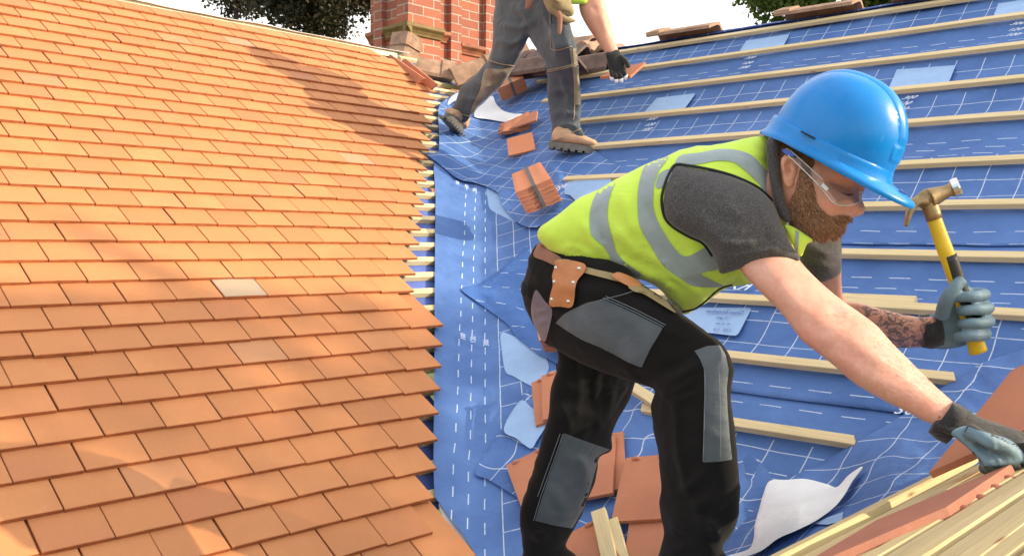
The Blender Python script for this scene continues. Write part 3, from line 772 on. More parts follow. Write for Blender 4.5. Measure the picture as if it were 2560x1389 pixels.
Cs = sheet('membrane_lap', M['fold'], None, [(1188, 1180), (1222, 1120), (1240, 1090), (1259, 1063), (1290, 1010), (1340, 960), (1480, 930), (1640, 960), (1720, 1050), (1900, 1150), (1960, 1300), (1960, 1460), (1400, 1460), (1330, 1310), (1305, 1262), (1291, 1242), (1250, 1215), (1218, 1196)], off=0.020, warp=0.04, lift=lambda v: -0.03 * np.clip((v[:, 0] - 1720) / 150, 0, 1) - 0.022 * np.clip((1010 - v[:, 1]) / 60, 0, 1) * (v[:, 0] > 1320), wr=0.006, seed=23,
           folds=[([(1420, 1260), (1520, 1190), (1640, 1140)], 22, 0.022), ([(1500, 1300), (1600, 1240), (1700, 1230)], 20, 0.016), ([(1700, 1080), (1800, 1200), (1840, 1380)], 24, 0.018), ([(1300, 1100), (1380, 1180)], 18, 0.01), ([(1560, 980), (1620, 1060)], 14, 0.012)])
tag(Cs, 'blue membrane lap with a pointed corner, spread under the bending worker\'s legs', 'membrane sheet')
# membrane folded up towards the foreground batten stack
def onM(px, py, off=0.0): return hit(px, py, nM, MA + nM * off)
def depth(P): return float(P @ W[:, 2])
ctl = [(x, y, depth(surf(x, y)) - 0.03) for x, y in ((1760, 1420), (1950, 1215), (2130, 1112), (2260, 1035), (2388, 948), (2470, 905), (2560, 872), (2700, 820), (1850, 1300))]
ctl += [(x, y, depth(onM(x, y)) + 0.03) for x, y in ((2450, 1185), (2349, 1236), (2232, 1295), (2115, 1352), (2560, 1130), (2700, 1080))] + [(2320, 1120, depth(surf(2320, 1120)) - 0.10), (2100, 1240, depth(surf(2100, 1240)) - 0.08)]
Zd = tps(ctl)
D_ = E('folded_membrane', surf(2200, 1200), 'blue membrane folded up beside the batten stack, in front of the two sawn batten ends', 'membrane sheet', kind='thing')
sheet('sheet', M['fold'], D_, [(1760, 1460), (1800, 1380), (1870, 1290), (1960, 1205), (2060, 1150), (2135, 1108), (2260, 1035), (2340, 978), (2400, 940), (2460, 905), (2560, 872), (2720, 815), (2760, 1120), (2560, 1150), (2450, 1205), (2300, 1280), (2130, 1380), (2050, 1460)], off=0.0, Z=Zd, wr=0.006, seed=31, warp=0.018,
      folds=[([(2130, 1250), (2300, 1170), (2460, 1120)], 16, 0.020), ([(2020, 1360), (2200, 1290), (2330, 1200)], 14, 0.020), ([(2150, 1160), (2260, 1130), (2330, 1150)], 14, 0.018), ([(2340, 990), (2400, 1010), (2440, 1040)], 12, 0.022), ([(2430, 930), (2480, 990)], 16, -0.02), ([(1900, 1340), (1990, 1250), (2080, 1200)], 20, -0.018)])
sheet('label_panel', M['patch'], D_, [(2034, 1308), (2068, 1292), (2108, 1278), (2106, 1300), (2070, 1310)], spline=False, off=0.03, Z=Zd, uv=0.3)
f1 = sheet('membrane_flap', M['white_flap'], None, [(1230, 239), (1240, 259), (1257, 276), (1283, 284), (1308, 286), (1289, 300), (1266, 305), (1226, 299), (1187, 292), (1191, 274), (1211, 256)], off=0.075, uv=0.2, folds=[([(1215, 262), (1250, 285), (1290, 292)], 12, 0.03)], step=6)
tag(f1, 'white curled membrane flap lying between the standing worker\'s boots', 'membrane flap')
f1b = sheet('membrane_flap', M['white_flap'], None, [(1119, 262), (1128, 242), (1146, 232), (1150, 245), (1134, 254)], off=0.06, uv=0.2, step=5)
tag(f1b, 'small white membrane flap poking out left of the rear trouser leg', 'membrane flap')
Zflap = tps([(x, y, float(Zd(np.array([[x, y]]))[0]) - dz) for x, y, dz in ((1924, 1201, 0.01), (2070, 1209, 0.01), (2158, 1164, 0.02), (1830, 1389, 0.02), (1900, 1300, 0.02), (1990, 1330, 0.07), (2085, 1267, 0.06))])
f2 = sheet('membrane_flap', M['white_flap'], None, [(1924, 1201), (1968, 1198), (2014, 1196), (2068, 1209), (2093, 1216), (2122, 1186), (2158, 1164), (2132, 1200), (2110, 1237), (2085, 1267), (2040, 1300), (1990, 1325), (1945, 1345), (1900, 1377), (1850, 1392), (1815, 1389), (1870, 1372), (1884, 1345), (1887, 1310), (1898, 1270), (1908, 1235)],
           off=0.03, Z=Zflap, uv=0.2, folds=[([(1925, 1318), (1960, 1300), (2010, 1275)], 5, 0.006), ([(1940, 1300), (1960, 1270)], 4, -0.006), ([(1990, 1330), (2060, 1290), (2110, 1225)], 8, 0.010), ([(2095, 1218), (2130, 1190)], 5, -0.006)])
tag(f2, 'large white underside of membrane curling up at the front, right of the black trouser leg', 'membrane flap')
# label panels and numbers printed on the slope
def panel(poly):
    V = np.array([R_pt(*R_pq(onR(x, y, -0.006)), 0.0) for x, y in poly]); c = V.mean(0)
    me = sheet('label_panel', M['patch'], roofR, poly, off=0.010, Z=lambda v: np.array([depth(onR(x, y, -0.010)) for x, y in v]), uv=0.3, spline=False, thick=0.0015, step=12, wr=0.001)
for poly in ([(1866, 102), (1975, 85), (1958, 116), (1846, 131)], [(1642, 245), (1740, 233), (1713, 270), (1609, 282)], [(2242, 174), (2390, 163), (2372, 206), (2221, 222)], [(2496, 9), (2600, -6), (2600, 30), (2482, 44)], [(1445, 166), (1482, 159), (1472, 181), (1437, 184)],
             [(1690, 768), (1880, 769), (1846, 834), (1838, 839), (1690, 822)]):
    panel(poly)
def text_mesh(body, size):
    cu = bpy.data.curves.new('t', 'FONT'); cu.body = body; cu.size = size; cu.align_x = 'CENTER'; cu.align_y = 'CENTER'; cu.resolution_u = 2; cu.extrude = 0.0004
    to = bpy.data.objects.new('t', cu); COL.objects.link(to); dg = bpy.context.evaluated_depsgraph_get(); dg.update()
    me = bpy.data.meshes.new_from_object(to.evaluated_get(dg)); bpy.data.objects.remove(to); bpy.data.curves.remove(cu)
    V = np.array([tuple(v.co) for v in me.vertices]); Fc = [tuple(p.vertices) for p in me.polygons]; bpy.data.meshes.remove(me); return V, Fc
def text_on(body, size, pc, pdir, parent, fn, n, off=0.004, m='ink', mirror=False, shear=0.25, name='printed_number'):
    V, Fc = text_mesh(body, size); c = fn(*pc); x = fn(*pdir) - c; x = norm(x - n * (x @ n)); y = np.cross(n, x)
    if mirror: V[:, 0] *= -1
    V[:, 0] += V[:, 1] * shear
    Wv = c + n * off + np.outer(V[:, 0], x) + np.outer(V[:, 1], y) + np.outer(V[:, 2], n)
    o = mesh(name, Wv, Fc, M[m], parent); fixn(o)
fR = lambda x, y: onR(x, y, 0.0)
for (x, y), b in zip(((1877, 147), (1870, 160), (1862, 171), (1631, 300), (1626, 314), (1618, 326), (2276, 247), (2262, 262), (2254, 276), (2546, 62), (2540, 77), (2533, 90)), ('300', '120', '100') * 4):
    dirp = (x + 100, y - (10 if x < 2000 else 8)); text_on(b, 0.038, (x, y), dirp, roofR, fR, nR, off=0.006, shear=0.6)
nV = norm(nL + nR * 0.2)
for (x, y), b in zip(((1151, 851), (1182, 860), (1214, 868), (1139, 466), (1162, 475), (1186, 484)), ('100', '120', '300') * 2):
    text_on(b, 0.030, (x, y), (x + 1, y + 60), vs_root, surf, nL if x < 1180 else norm(nL + nR), off=0.022, mirror=True, shear=0.0)
for (x, y), b in zip(((1415, 499), (1400, 508), (1388, 517)), ('300', '120', '100')):
    text_on(b, 0.042, (x, y), (x + 60, y - 8), A, surf, nR, off=0.072, mirror=True, shear=0.2)
text_on('RX', 0.075, (1850, 716), (1950, 722), roofR, fR, nR, off=0.004, mirror=True, shear=0.4)
for k, (b, s) in enumerate((('Glass Breather', 0.024), ('115 gsm', 0.016), ('55  20  EN', 0.012), ('133  1.0', 0.020))):
    text_on(b, s, (1812 - 2 * k, 781 + 15 * k), (1912, 786 + 15 * k), roofR, fR, nR, off=0.004, mirror=True, m='ink_dark', name='printed_label')
text_on('300', 0.05, (2278, 1040), (2378, 1034), D_, lambda x, y: ray(x, y) * Zd(np.array([[x, y]]))[0], nR, off=0.02)
# ------------------------------------------------------------------ foreground batten stack on the near slope
eM = norm(np.cross(nM, dL)); eM = eM if eM @ W[:, 2] < 0 else -eM      # towards the camera
def Muv(P): return (P - MA) @ dL, (P - MA) @ eM
ends = sorted([Muv(onM(x, y, 0.0)) for x, y in ((2115, 1335), (2232, 1275), (2349, 1216), (2452, 1164))], key=lambda t: t[1]); print('M ends', ends)
slab_c = None
M['wood_pale'] = mat_wood('fresh_batten_wood', (0.55, 0.44, 0.23), (1.2, 40, 40))
lst = [(e[0], e[1] - 0.004 + 0.004 * j, 0.010 * j - 0.012, t_) for j, (e, t_) in enumerate(zip(ends, ('shortest pale batten of the stack, its end lowest beside the white flap', 'second shortest batten end of the stack, over blue folds', 'third batten end of the stack, above the nibbed red tile', 'longest batten end of the stack, under the gloved hand')))]
v_ = 0.012
v0 = -0.09
for k in range(17):
    lst.append((0.75 + 0.15 * rng.random(), v_, 0.007 * rng.random() + 0.008, nth(k + 1) + ' full batten from the blue fold, running off the lower right corner')); v_ += 0.0445
for (ue, vv, hz, lab) in lst:
    Lb = 2.4; Vv, Fc = box_vf((0, 0, 0), (1, 0, 0), (0, 1, 0), (0, 0, 1), Lb / 2, 0.0185, 0.0125, 0.003)
    o = mesh('stacked_batten', Vv, Fc, M['wood_pale'], None, origin=(0, 0, 0)); fixn(o)
    tl = 0.006 * rng.normal(); ax = dL * math.cos(tl) + eM * math.sin(tl); ay = np.cross(nM, ax)
    mw = Matrix([[ax[j], ay[j], nM[j]] for j in range(3)]).to_4x4(); mw.translation = Vector(MA + dL * (ue - Lb / 2) + eM * vv + nM * (hz - 0.012)); o.matrix_world = mw
    tag(o, lab, 'batten', 'pale battens stacked in the lower right corner')
V = np.array([MA + dL * a + eM * b - nM * 0.045 for a, b in ((-1.6, v0 + 0.02), (0.9, v0 + 0.02), (0.9, 0.85), (-1.6, 0.85))]); V2, F2 = solid(V, [(0, 1, 2, 3)], np.tile(-nM * 0.01, (4, 1)))
V2, F2 = solid(V, [(0, 1, 2, 3)], np.tile(-nM * 0.01, (4, 1)))
o = mesh('boarded_slope', V2, F2, M['wood2'], None); fixn(o); tag(o, 'plain timber decking under the stacked battens, lower right corner', 'decking', kind='structure')
# ------------------------------------------------------------------ loose clay tiles
def tile_local(name='clay_tile', L=0.268, wid=0.165, th=0.012, nibs=True):
    """origin at the centre, y towards the head with nibs underneath"""
    t = E(name, (0, 0, 0)); V, Fc = [], []
    NX, NY = 8, 6
    for j in range(NY + 1):
        for i in range(NX + 1):
            x = -wid / 2 + wid * i / NX; y = -L / 2 + L * j / NY; c = 0.004 * (1 - (2 * y / L) ** 2) 
            V.append((x, y, th / 2 + c))
    for j in range(NY + 1):
        for i in range(NX + 1):
            x = -wid / 2 + wid * i / NX; y = -L / 2 + L * j / NY; c = 0.004 * (1 - (2 * y / L) ** 2)
            V.append((x, y, -th / 2 + c))
    n = (NX + 1) * (NY + 1)
    for j in range(NY):
        for i in range(NX):
            a = j * (NX + 1) + i; Fc.append((a, a + 1, a + NX + 2, a + NX + 1)); Fc.append((a + n, a + n + NX + 1, a + n + NX + 2, a + n + 1))
    per = [i for i in range(NX + 1)] + [j * (NX + 1) + NX for j in range(1, NY + 1)] + [NY * (NX + 1) + i for i in range(NX - 1, -1, -1)] + [j * (NX + 1) for j in range(NY - 1, 0, -1)]
    for a, b in zip(per, per[1:] + per[:1]): Fc.append((b, a, a + n, b + n))
    o = mesh('body', V, Fc, M['tile_loose'], t); fixn(o)
    if nibs:
        for sx in (-1, 1):
            nv, nf = ball_vf(np.array([sx * 0.045, L / 2 - 0.010, th / 2 + 0.001]), np.array([0.016, 0, 0]), np.array([0, 0.009, 0]), np.array([0, 0, 0.009]), 10, 6)
            q = mesh('nib', nv, nf, M['tile_loose'], t, smooth=True); fixn(q)
            hv, hf = tube_vf([(sx * 0.03, L / 2 - 0.032, th / 2 - 0.002), (sx * 0.03, L / 2 - 0.032, th / 2 + 0.0012)], 0.0042, 10)
            q = mesh('nail_hole', hv, hf, M['dark'], t); fixn(q)
    return t
M['tile_red'] = mat_tile('shaded_red_clay', (0.34, 0.125, 0.075), 0.1)  # dark red clay, its colour lowered further for the shade it lies in
M['dark'] = simple('dark_hole', (0.06, 0.03, 0.02), 0.9, 0.1)
proto_tile = tile_local(); used_tile = [False]
def frame(x, y, z, c):
    m = Matrix([[x[k], y[k], z[k]] for k in range(3)]).to_4x4(); m.translation = Vector(c); return m
def put_tile(head, tail, lab, n=None, sc_=0.9, fn=None, off=0.03, group='loose clay tiles on the blue membrane', face=1):
    t = proto_tile if not used_tile[0] else copy_tree(proto_tile); used_tile[0] = True
    n = nR if n is None else n; fn = fn or (lambda x, y: onR(x, y, off))
    a, b = fn(*head), fn(*tail); y = norm(a - b); y = norm(y - n * (y @ n)); x = np.cross(y, n)
    t.matrix_world = frame(x, y, n, (a + b) / 2) @ Matrix.Scale(sc_, 4); tag(t, lab, 'roof tile', group); return t
put_tile((1378, 930), (1395, 1060), 'clay tile peeping out left of the rear thigh, nibs at its top', off=0.035)
put_tile((1405, 922), (1412, 1040), 'clay tile lying over another left of the rear thigh, its head highest', off=0.055)
put_tile((1318, 1136), (1370, 1262), 'clay tile with a nail hole, half hidden behind the rear shin on the left', off=0.04)
put_tile((1480, 1128), (1474, 1216), 'upper of two overlapping clay tiles seen between the legs', off=0.045)
put_tile((1502, 1120), (1504, 1206), 'lower of two overlapping clay tiles seen between the legs', off=0.03)
put_tile((1625, 1150), (1596, 1292), 'big clay tile, fully in view left of the front shin', off=0.045)
put_tile((1652, 1146), (1690, 1290), 'clay tile tucked under the big one, hidden behind the front shin', off=0.03)
put_tile((1640, 1305), (1628, 1440), 'clay tile cut by the bottom of the frame below the big tile', off=0.03)
put_tile((1452, 1352), (1500, 1450), 'clay tile corner poking up from the bottom of the frame between the legs', off=0.05)
put_tile((1288, 310), (1302, 305), 'clay tile lying beside the white flap behind the front boot', off=0.06)
t = proto_tile
def plate(c4, lab, th=0.013, mt='tile_loose', group='loose clay tiles on the blue membrane', nibs=0):
    """tile given by its four top corners"""
    c4 = [np.asarray(c) for c in c4]; n = norm(np.cross(c4[1] - c4[0], c4[3] - c4[0])); 
    if n @ (-c4[0]) < 0: n = -n
    t = E('clay_tile', c4[0]); V = np.array([c + n * 0 for c in c4]); NU = 6
    G = np.array([(c4[0] * (1 - u) + c4[1] * u) * (1 - v) + (c4[3] * (1 - u) + c4[2] * u) * v for v in np.linspace(0, 1, NU) for u in np.linspace(0, 1, NU)])
    F_ = [(j * NU + i, j * NU + i + 1, (j + 1) * NU + i + 1, (j + 1) * NU + i) for j in range(NU - 1) for i in range(NU - 1)]
    V2, F2 = solid(G, F_, np.tile(-n * th, (len(G), 1))); o = mesh('body', V2, F2, M[mt], t); fixn(o)
    for k in range(nibs):
        e0, e1 = c4[1], c4[2]; u = (k + 0.7) / (nibs + 0.4); c = e0 * (1 - u) + e1 * u - n * th * 1.2; d = norm(e1 - e0); w = norm(np.cross(n, d))
        bv, bf = ball_vf(c, d * 0.014, w * 0.016, n * 0.012, 10, 6); q = mesh('nib', bv, bf, M[mt], t, smooth=True); fixn(q)
    return tag(t, lab, 'roof tile', group)
# pair behind the front boot, slabs of clay
def Rc(x, y, o=0.05): return surf(x, y) + nR * o
# ------------------------------------------------------------------ strapped bundles and odd tiles
def bundle(top4, down, n_t, lab, strap=True, group='bundles of clay tiles strapped together'):
    """top4: four top corners (left-back, right-back, right-front, left-front); down: vector of the whole pile"""
    top4 = [np.asarray(c) for c in top4]; t = E('tile_bundle', top4[3]); Vs = []
    a, b, c, d = top4; step = down / n_t; th = np.linalg.norm(step) * 0.86; dn = norm(down)
    for k in range(n_t):
        j = rng.normal(0, 0.0012, 3); NU, NV = 12, 4; G = []
        for v in np.linspace(0, 1, NV):
            for u in np.linspace(0, 1, NU):
                w_ = 0.0026 * math.sin(u * math.pi * 5 + 0.5) + 0.002 * math.sin(u * math.pi)
                G.append((a * (1 - u) + b * u) * (1 - v) + (d * (1 - u) + c * u) * v + step * k + j - dn * w_ * (1 if k else 0.3))
        F_ = [(q * NU + i, q * NU + i + 1, (q + 1) * NU + i + 1, (q + 1) * NU + i) for q in range(NV - 1) for i in range(NU - 1)]
        V2, F2 = solid(np.array(G), F_, np.tile(dn * th, (len(G), 1))); Vs.append((V2, F2))
    for k, (V2, F2) in enumerate(Vs):
        o = mesh('stacked_tile', V2, F2, M['tile_loose'], t); fixn(o)
    if strap:
        w = 0.008; u0 = 0.52; P = []
        m1 = a * (1 - u0) + b * u0; m2 = d * (1 - u0) + c * u0; ou = norm(m2 - m1); e = norm(b - a)
        path = [m1 - dn * 0.003 - ou * 0.002, m2 - dn * 0.003 + ou * 0.003, m2 + down + ou * 0.003, m2 + down + dn * 0.002, m1 + down + dn * 0.002 - ou * 0.002, m1 - dn * 0.003 - ou * 0.002]
        V, Fc = [], []
        for p in path: V += [p - e * w, p + e * w]
        Fc = [(2 * i, 2 * i + 1, 2 * i + 3, 2 * i + 2) for i in range(len(path) - 1)]
        V = np.array(V); cen = (m1 + m2) / 2 + down / 2
        V2, F2 = solid(V, Fc, np.array([(v - cen) * 0.012 for v in V])); o = mesh('strap', V2, F2, M['strap'], t); fixn(o)
    return tag(t, lab, 'tile bundle', group)
def zs(x, y): return depth(surf(x, y))
z1 = zs(1350, 540) - 0.06
bundle([at(1279, 436, z1 - 0.02), at(1350, 405, z1 + 0.02), at(1378, 447, z1 - 0.10), at(1289, 482, z1 - 0.13)], at(1318, 537, z1 - 0.05) - at(1289, 482, z1 - 0.13), 12, 'strapped bundle of clay tiles with rippled edges in the valley, below the front boot')
z2 = zs(1290, 250) - 0.10
bundle([at(1228, 190, z2 + 0.05), at(1292, 160, z2 + 0.10), at(1309, 193, z2 - 0.04), at(1244, 222, z2 - 0.10)], at(1256, 255, z2 - 0.02) - at(1244, 222, z2 - 0.10), 16, 'strapped bundle of clay tiles half hidden behind the standing worker\'s rear shin')
z3 = zs(1375, 880) - 0.06
bundle([at(1338, 800, z3), at(1420, 780, z3 + 0.02), at(1440, 840, z3 - 0.08), at(1349, 850, z3 - 0.10)], at(1366, 882, z3 - 0.04) - at(1349, 850, z3 - 0.10), 6, 'clay tile bundle peeping out behind the bending worker\'s hip', strap=False)
z4 = zs(1290, 330) - 0.07
def slab(c4, dz, n_t, lab): return bundle(c4, dz, n_t, lab, strap=False, group='short piles of clay tiles in the valley')
slab([at(1261, 307, z4 + 0.03), at(1322, 278, z4 + 0.06), at(1324, 317, z4 - 0.03), at(1257, 329, z4 - 0.05)], at(1258, 338, z4 - 0.03) - at(1257, 329, z4 - 0.05), 2, 'two clay tiles lying flat beside the white membrane flap')
z5 = zs(1300, 385) - 0.06
plate([at(1267, 347, z5 + 0.04), at(1330, 330, z5 + 0.06), at(1339, 374, z5 - 0.03), at(1271, 389, z5 - 0.05)], 'single clay tile between the strapped bundle and the front boot')
# tile lifted by the near hand, with nail holes; the nibbed tile on the battens
A_, B_, C_, Dd = at(2322, 1180, 1.80), at(2530, 924, 1.98), at(2700, 1040, 1.84), at(2560, 1074, 1.70)
big = plate([A_, B_, B_ + (Dd - A_) * 0.95, Dd + (Dd - A_) * 0.05], 'clay tile propped up on the right edge behind the gloved hand', th=0.014, group='clay tiles at the right edge')
hv, hf = tube_vf([at(2545, 947, 1.95), at(2545, 947, 1.93)], 0.005, 10); q = mesh('nail_hole', hv, hf, M['dark'], big); fixn(q)
h1, h2 = onM(2366, 1266, 0.035), onM(2528, 1158, 0.035); hd = norm(h2 - h1); ld_ = norm(np.cross(nM, hd)); ld_ = ld_ if ld_ @ dL < 0 else -ld_
ld_ = norm(ld_ * 0.25 + (onM(2138, 1386, 0.035) - h1) / np.linalg.norm(onM(2138, 1386, 0.035) - h1))
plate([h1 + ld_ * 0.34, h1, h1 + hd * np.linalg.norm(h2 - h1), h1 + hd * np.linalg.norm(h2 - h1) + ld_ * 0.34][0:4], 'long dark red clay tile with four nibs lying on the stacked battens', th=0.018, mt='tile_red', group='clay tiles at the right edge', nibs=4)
# offcuts of batten
def offcut(a, b, lab, w=0.036, th=0.022, off=0.02, fn=None, n=None):
    n = nR if n is None else n; fn = fn or (lambda x, y: onR(x, y, off)); A1, B1 = fn(*a), fn(*b); x = norm(B1 - A1); x = norm(x - n * (x @ n)); y = np.cross(n, x); L = np.linalg.norm(B1 - A1)
    V, Fc = box_vf((0, 0, 0), (1, 0, 0), (0, 1, 0), (0, 0, 1), L / 2, w / 2, th / 2, 0.002)
    o = mesh('batten_offcut', V, Fc, M['wood'], None, origin=(0, 0, 0)); fixn(o); o.matrix_world = frame(x, y, n, (A1 + B1) / 2); tag(o, lab, 'batten offcut', 'short batten offcuts between the legs')
offcut((1497, 1278), (1530, 1420), 'left of two batten offcuts standing out at the bottom between the legs', off=0.06, w=0.042)
offcut((1528, 1302), (1562, 1430), 'right of two batten offcuts at the bottom between the legs', off=0.045, w=0.042)
offcut((1560, 955), (1640, 1006), 'batten offcut slanting behind the knee, above a shorter one', off=0.05)
# ------------------------------------------------------------------ chimney
def mat_brick():
    t = NT('red_brick'); uvn = t.n('ShaderNodeUVMap', uv_map='uv').outputs[0]; v = t.coord()
    br = t.n('ShaderNodeTexBrick'); t.l(uvn, br.inputs['Vector']); br.inputs['Scale'].default_value = 1.0; br.inputs['Brick Width'].default_value = 0.225; br.inputs['Row Height'].default_value = 0.076
    br.inputs['Mortar Size'].default_value = 0.0065; br.inputs['Mortar Smooth'].default_value = 0.2; br.inputs['Bias'].default_value = -0.1
    br.inputs['Color1'].default_value = (0.40, 0.125, 0.07, 1); br.inputs['Color2'].default_value = (0.27, 0.085, 0.06, 1); br.inputs['Mortar'].default_value = (0.42, 0.35, 0.28, 1)
    n = t.noise(v, 9, 4, 0.6); n2 = t.noise(v, 45, 4, 0.7)
    c = t.mix(t.range(n, 0.45, 0.75, 0, 0.55), br.outputs['Color'], (0.24, 0.10, 0.07)); c = t.mix(t.range(n2, 0.6, 0.75, 0, 0.5), c, (0.62, 0.42, 0.33))
    return t.out(c, 0.85, t.bump(t.math('SUBTRACT', t.math('MULTIPLY', n2, 0.3), br.outputs['Fac']), 0.8, 0.008))
M['brick'] = mat_brick(); M['mould'] = simple('moulded_brick', (0.30, 0.10, 0.05), 0.7, 0.4, 12, 0.4, 60, 0.004); M['mould_green'] = simple('mossy_moulded_brick', (0.20, 0.13, 0.045), 0.7, 0.3, 12, 0.4, 60, 0.004)
ch = E('chimney', at(1022, 130, 7.6), 'red brick chimney stack with moulded string courses behind the valley top', 'chimney', kind='thing')
c0 = at(1022, 130, 7.6); ex = norm([math.sin(AZB), math.cos(AZB), 0]); ey = norm([-math.cos(AZB), math.sin(AZB), 0])   # right face runs along ex, left face along ey
def wallbox(x0, x1, y0, y1, z0, z1, name='wall', m='brick', ph=0.0):
    """ex/ey coordinates from the near corner; bricks in UV"""
    V, Fc, U = [], [], []
    def quad(P, uvs):
        n = len(V); V.extend([c0 + ex * a + ey * b + Z3 * c for a, b, c in P]); U.extend(uvs); Fc.append((n, n + 1, n + 2, n + 3))
    quad([(x0, y0, z0), (x1, y0, z0), (x1, y0, z1), (x0, y0, z1)], [(x0 + ph, z0), (x1 + ph, z0), (x1 + ph, z1), (x0 + ph, z1)])
    quad([(x0, y1, z0), (x0, y0, z0), (x0, y0, z1), (x0, y1, z1)], [(y1 + .11 + ph, z0), (y0 + .11 + ph, z0), (y0 + .11 + ph, z1), (y1 + .11 + ph, z1)])
    quad([(x1, y0, z0), (x1, y1, z0), (x1, y1, z1), (x1, y0, z1)], [(y0, z0), (y1, z0), (y1, z1), (y0, z1)])
    quad([(x1, y1, z0), (x0, y1, z0), (x0, y1, z1), (x1, y1, z1)], [(x1, z0), (x0, z0), (x0, z1), (x1, z1)])
    quad([(x0, y0, z1), (x1, y0, z1), (x1, y1, z1), (x0, y1, z1)], [(x0, y0), (x1, y0), (x1, y1), (x0, y1)])
    o = mesh(name, V, Fc, M[m], ch, uv=U); return o
wallbox(0.0, 1.25, 0.0, 0.52, -1.2, 1.3)
for x0, x1, p in ((-0.05, 0.30, 0.0), (0.42, 0.54, 0.06), (0.83, 0.95, 0.02)): wallbox(x0, x1, -0.05, 0.10, -1.2, 1.3, 'pilaster', ph=p)
wallbox(-0.05, 0.1, 0.30, 0.41, -1.2, 1.3, 'pilaster', ph=0.05)
prof = [(0.0, -0.062), (0.018, -0.060), (0.022, -0.045), (0.040, -0.022), (0.062, -0.008), (0.070, 0.0), (0.070, 0.026), (0.0, 0.034)]
def string(pa, pb, z, out, m='mould'):
    """moulding from pa to pb (ex,ey), sticking out along `out`"""
    d = (ex * (pb[0] - pa[0]) + ey * (pb[1] - pa[1])); L = np.linalg.norm(d); d /= L; V, Fc = [], []; a0 = c0 + ex * pa[0] + ey * pa[1] + Z3 * z
    for s_ in (0, L): V += [a0 + d * s_ + out * (a * 0.8 + 0.002) + Z3 * b * 1.0 for a, b in prof]
    n = len(prof)
    for k in range(n): Fc.append((k, (k + 1) % n, (k + 1) % n + n, k + n))
    Fc += [tuple(range(n)), tuple(range(2 * n - 1, n - 1, -1))]
    o = mesh('string_course', V, Fc, M[m], ch); fixn(o)
string((-0.106, -0.05), (0.30, -0.05), 0.19, -ey, 'mould_green'); string((-0.05, -0.106), (-0.05, 0.22), 0.19, -ex, 'mould_green')
string((0.302, 0.0), (0.418, 0.0), 0.19, -ey); string((0.542, 0.0), (0.828, 0.0), 0.13, -ey); string((0.952, 0.0), (1.25, 0.0), 0.06, -ey); string((0.0, 0.412), (0.0, 0.52), 0.19, -ex); string((0.0, 0.222), (0.0, 0.298), 0.19, -ex)
# ------------------------------------------------------------------ old ridge tiles
def ridge_tile(lab, c, ax, up, L=0.46, leg=0.20, half=50, th=0.016, m='old_tile', band=True, group='old brown ridge tiles'):
    ax, up = norm(ax), norm(up); up = norm(up - ax * (ax @ up)); sd_ = np.cross(ax, up); c = np.asarray(c)
    t = E('ridge_tile', c); a = R_(half)
    def vee(l0, l1, lg, thk, lift):
        V, Fc = [], []; rad = 0.02
        for l in (l0, l1):
            pts = [(-lg * math.sin(a), -lg * math.cos(a)), (-rad, -rad * 0.35), (0, 0), (rad, -rad * 0.35), (lg * math.sin(a), -lg * math.cos(a))]
            for s_, u_ in pts: V.append(c + ax * l + sd_ * s_ + up * (u_ + lift))
            for s_, u_ in pts[::-1]: V.append(c + ax * l + sd_ * s_ * 0.985 + up * (u_ + lift - thk / math.sin(a)))
        n = 10
        for k in range(n): Fc.append((k, (k + 1) % n, (k + 1) % n + n, k + n))
        for s0 in (0, n):
            for k in range(4): q = (s0 + k, s0 + k + 1, s0 + 8 - k, s0 + 9 - k); Fc.append(q)
        return np.array(V), Fc
    V, Fc = vee(-L / 2, L / 2, leg, th, 0); o = mesh('body', V, Fc, M[m], t); fixn(o)
    if band:
        V, Fc = vee(L / 2 - 0.09, L / 2 + 0.004, leg * 1.04, th * 1.15, 0.014); o = mesh('collar', V, Fc, M[m], t); fixn(o)
    return tag(t, lab, 'ridge tile', group)
rd = lambda p, q=Q_RIDGE: R_pt(p, q + 0.02, 0.0)
def on_ridge(px, py, lab, L=0.44):
    P = R_pt(*R_pq(onR(px, py, 0)), 0.0); p = R_pq(P)[0]
    c = R_pt(p, Q_RIDGE + 0.005, 0.055); ridge_tile(lab, c, dR + Z3 * 0.01, Z3 + uRh * 0.25, L=L, leg=0.125, half=58)
on_ridge(1722, 92, 'old ridge tile lying on the blue ridge, left of the helmet')
on_ridge(2055, 40, 'old ridge tile lying on the ridge before the green tree')
on_ridge(2330, 5, 'old ridge tile at the top edge of the frame on the ridge, furthest right')
zc = 6.5
ridge_tile('tan ridge tile standing on end against the chimney foot', at(1012, 118, zc), Z3 + ex * 0.25, norm(-ey * 1.0 - ex * 0.8), L=0.22, leg=0.14)
ridge_tile('ridge tile leaning open like a tent left of the purple one', at(1092, 150, zc - 0.2), norm(ray(1092, 150) * -0.3 + ex * 0.5), Z3 + ex * 0.2, L=0.26, leg=0.17, half=42)
ridge_tile('long purplish ridge tile lying right below the chimney', at(1182, 152, zc - 0.25), norm(at(1245, 122, zc - 0.2) - at(1130, 160, zc - 0.35)), Z3 - ray(1182, 150) * 0.6, L=0.36, leg=0.13, half=45)
ridge_tile('grey ridge tile half hidden behind the worker\'s rear thigh', at(1262, 118, zc), norm(at(1300, 100, zc) - at(1200, 135, zc - 0.1)), Z3 - ray(1182, 150) * 0.5, L=0.3, leg=0.13, half=45)
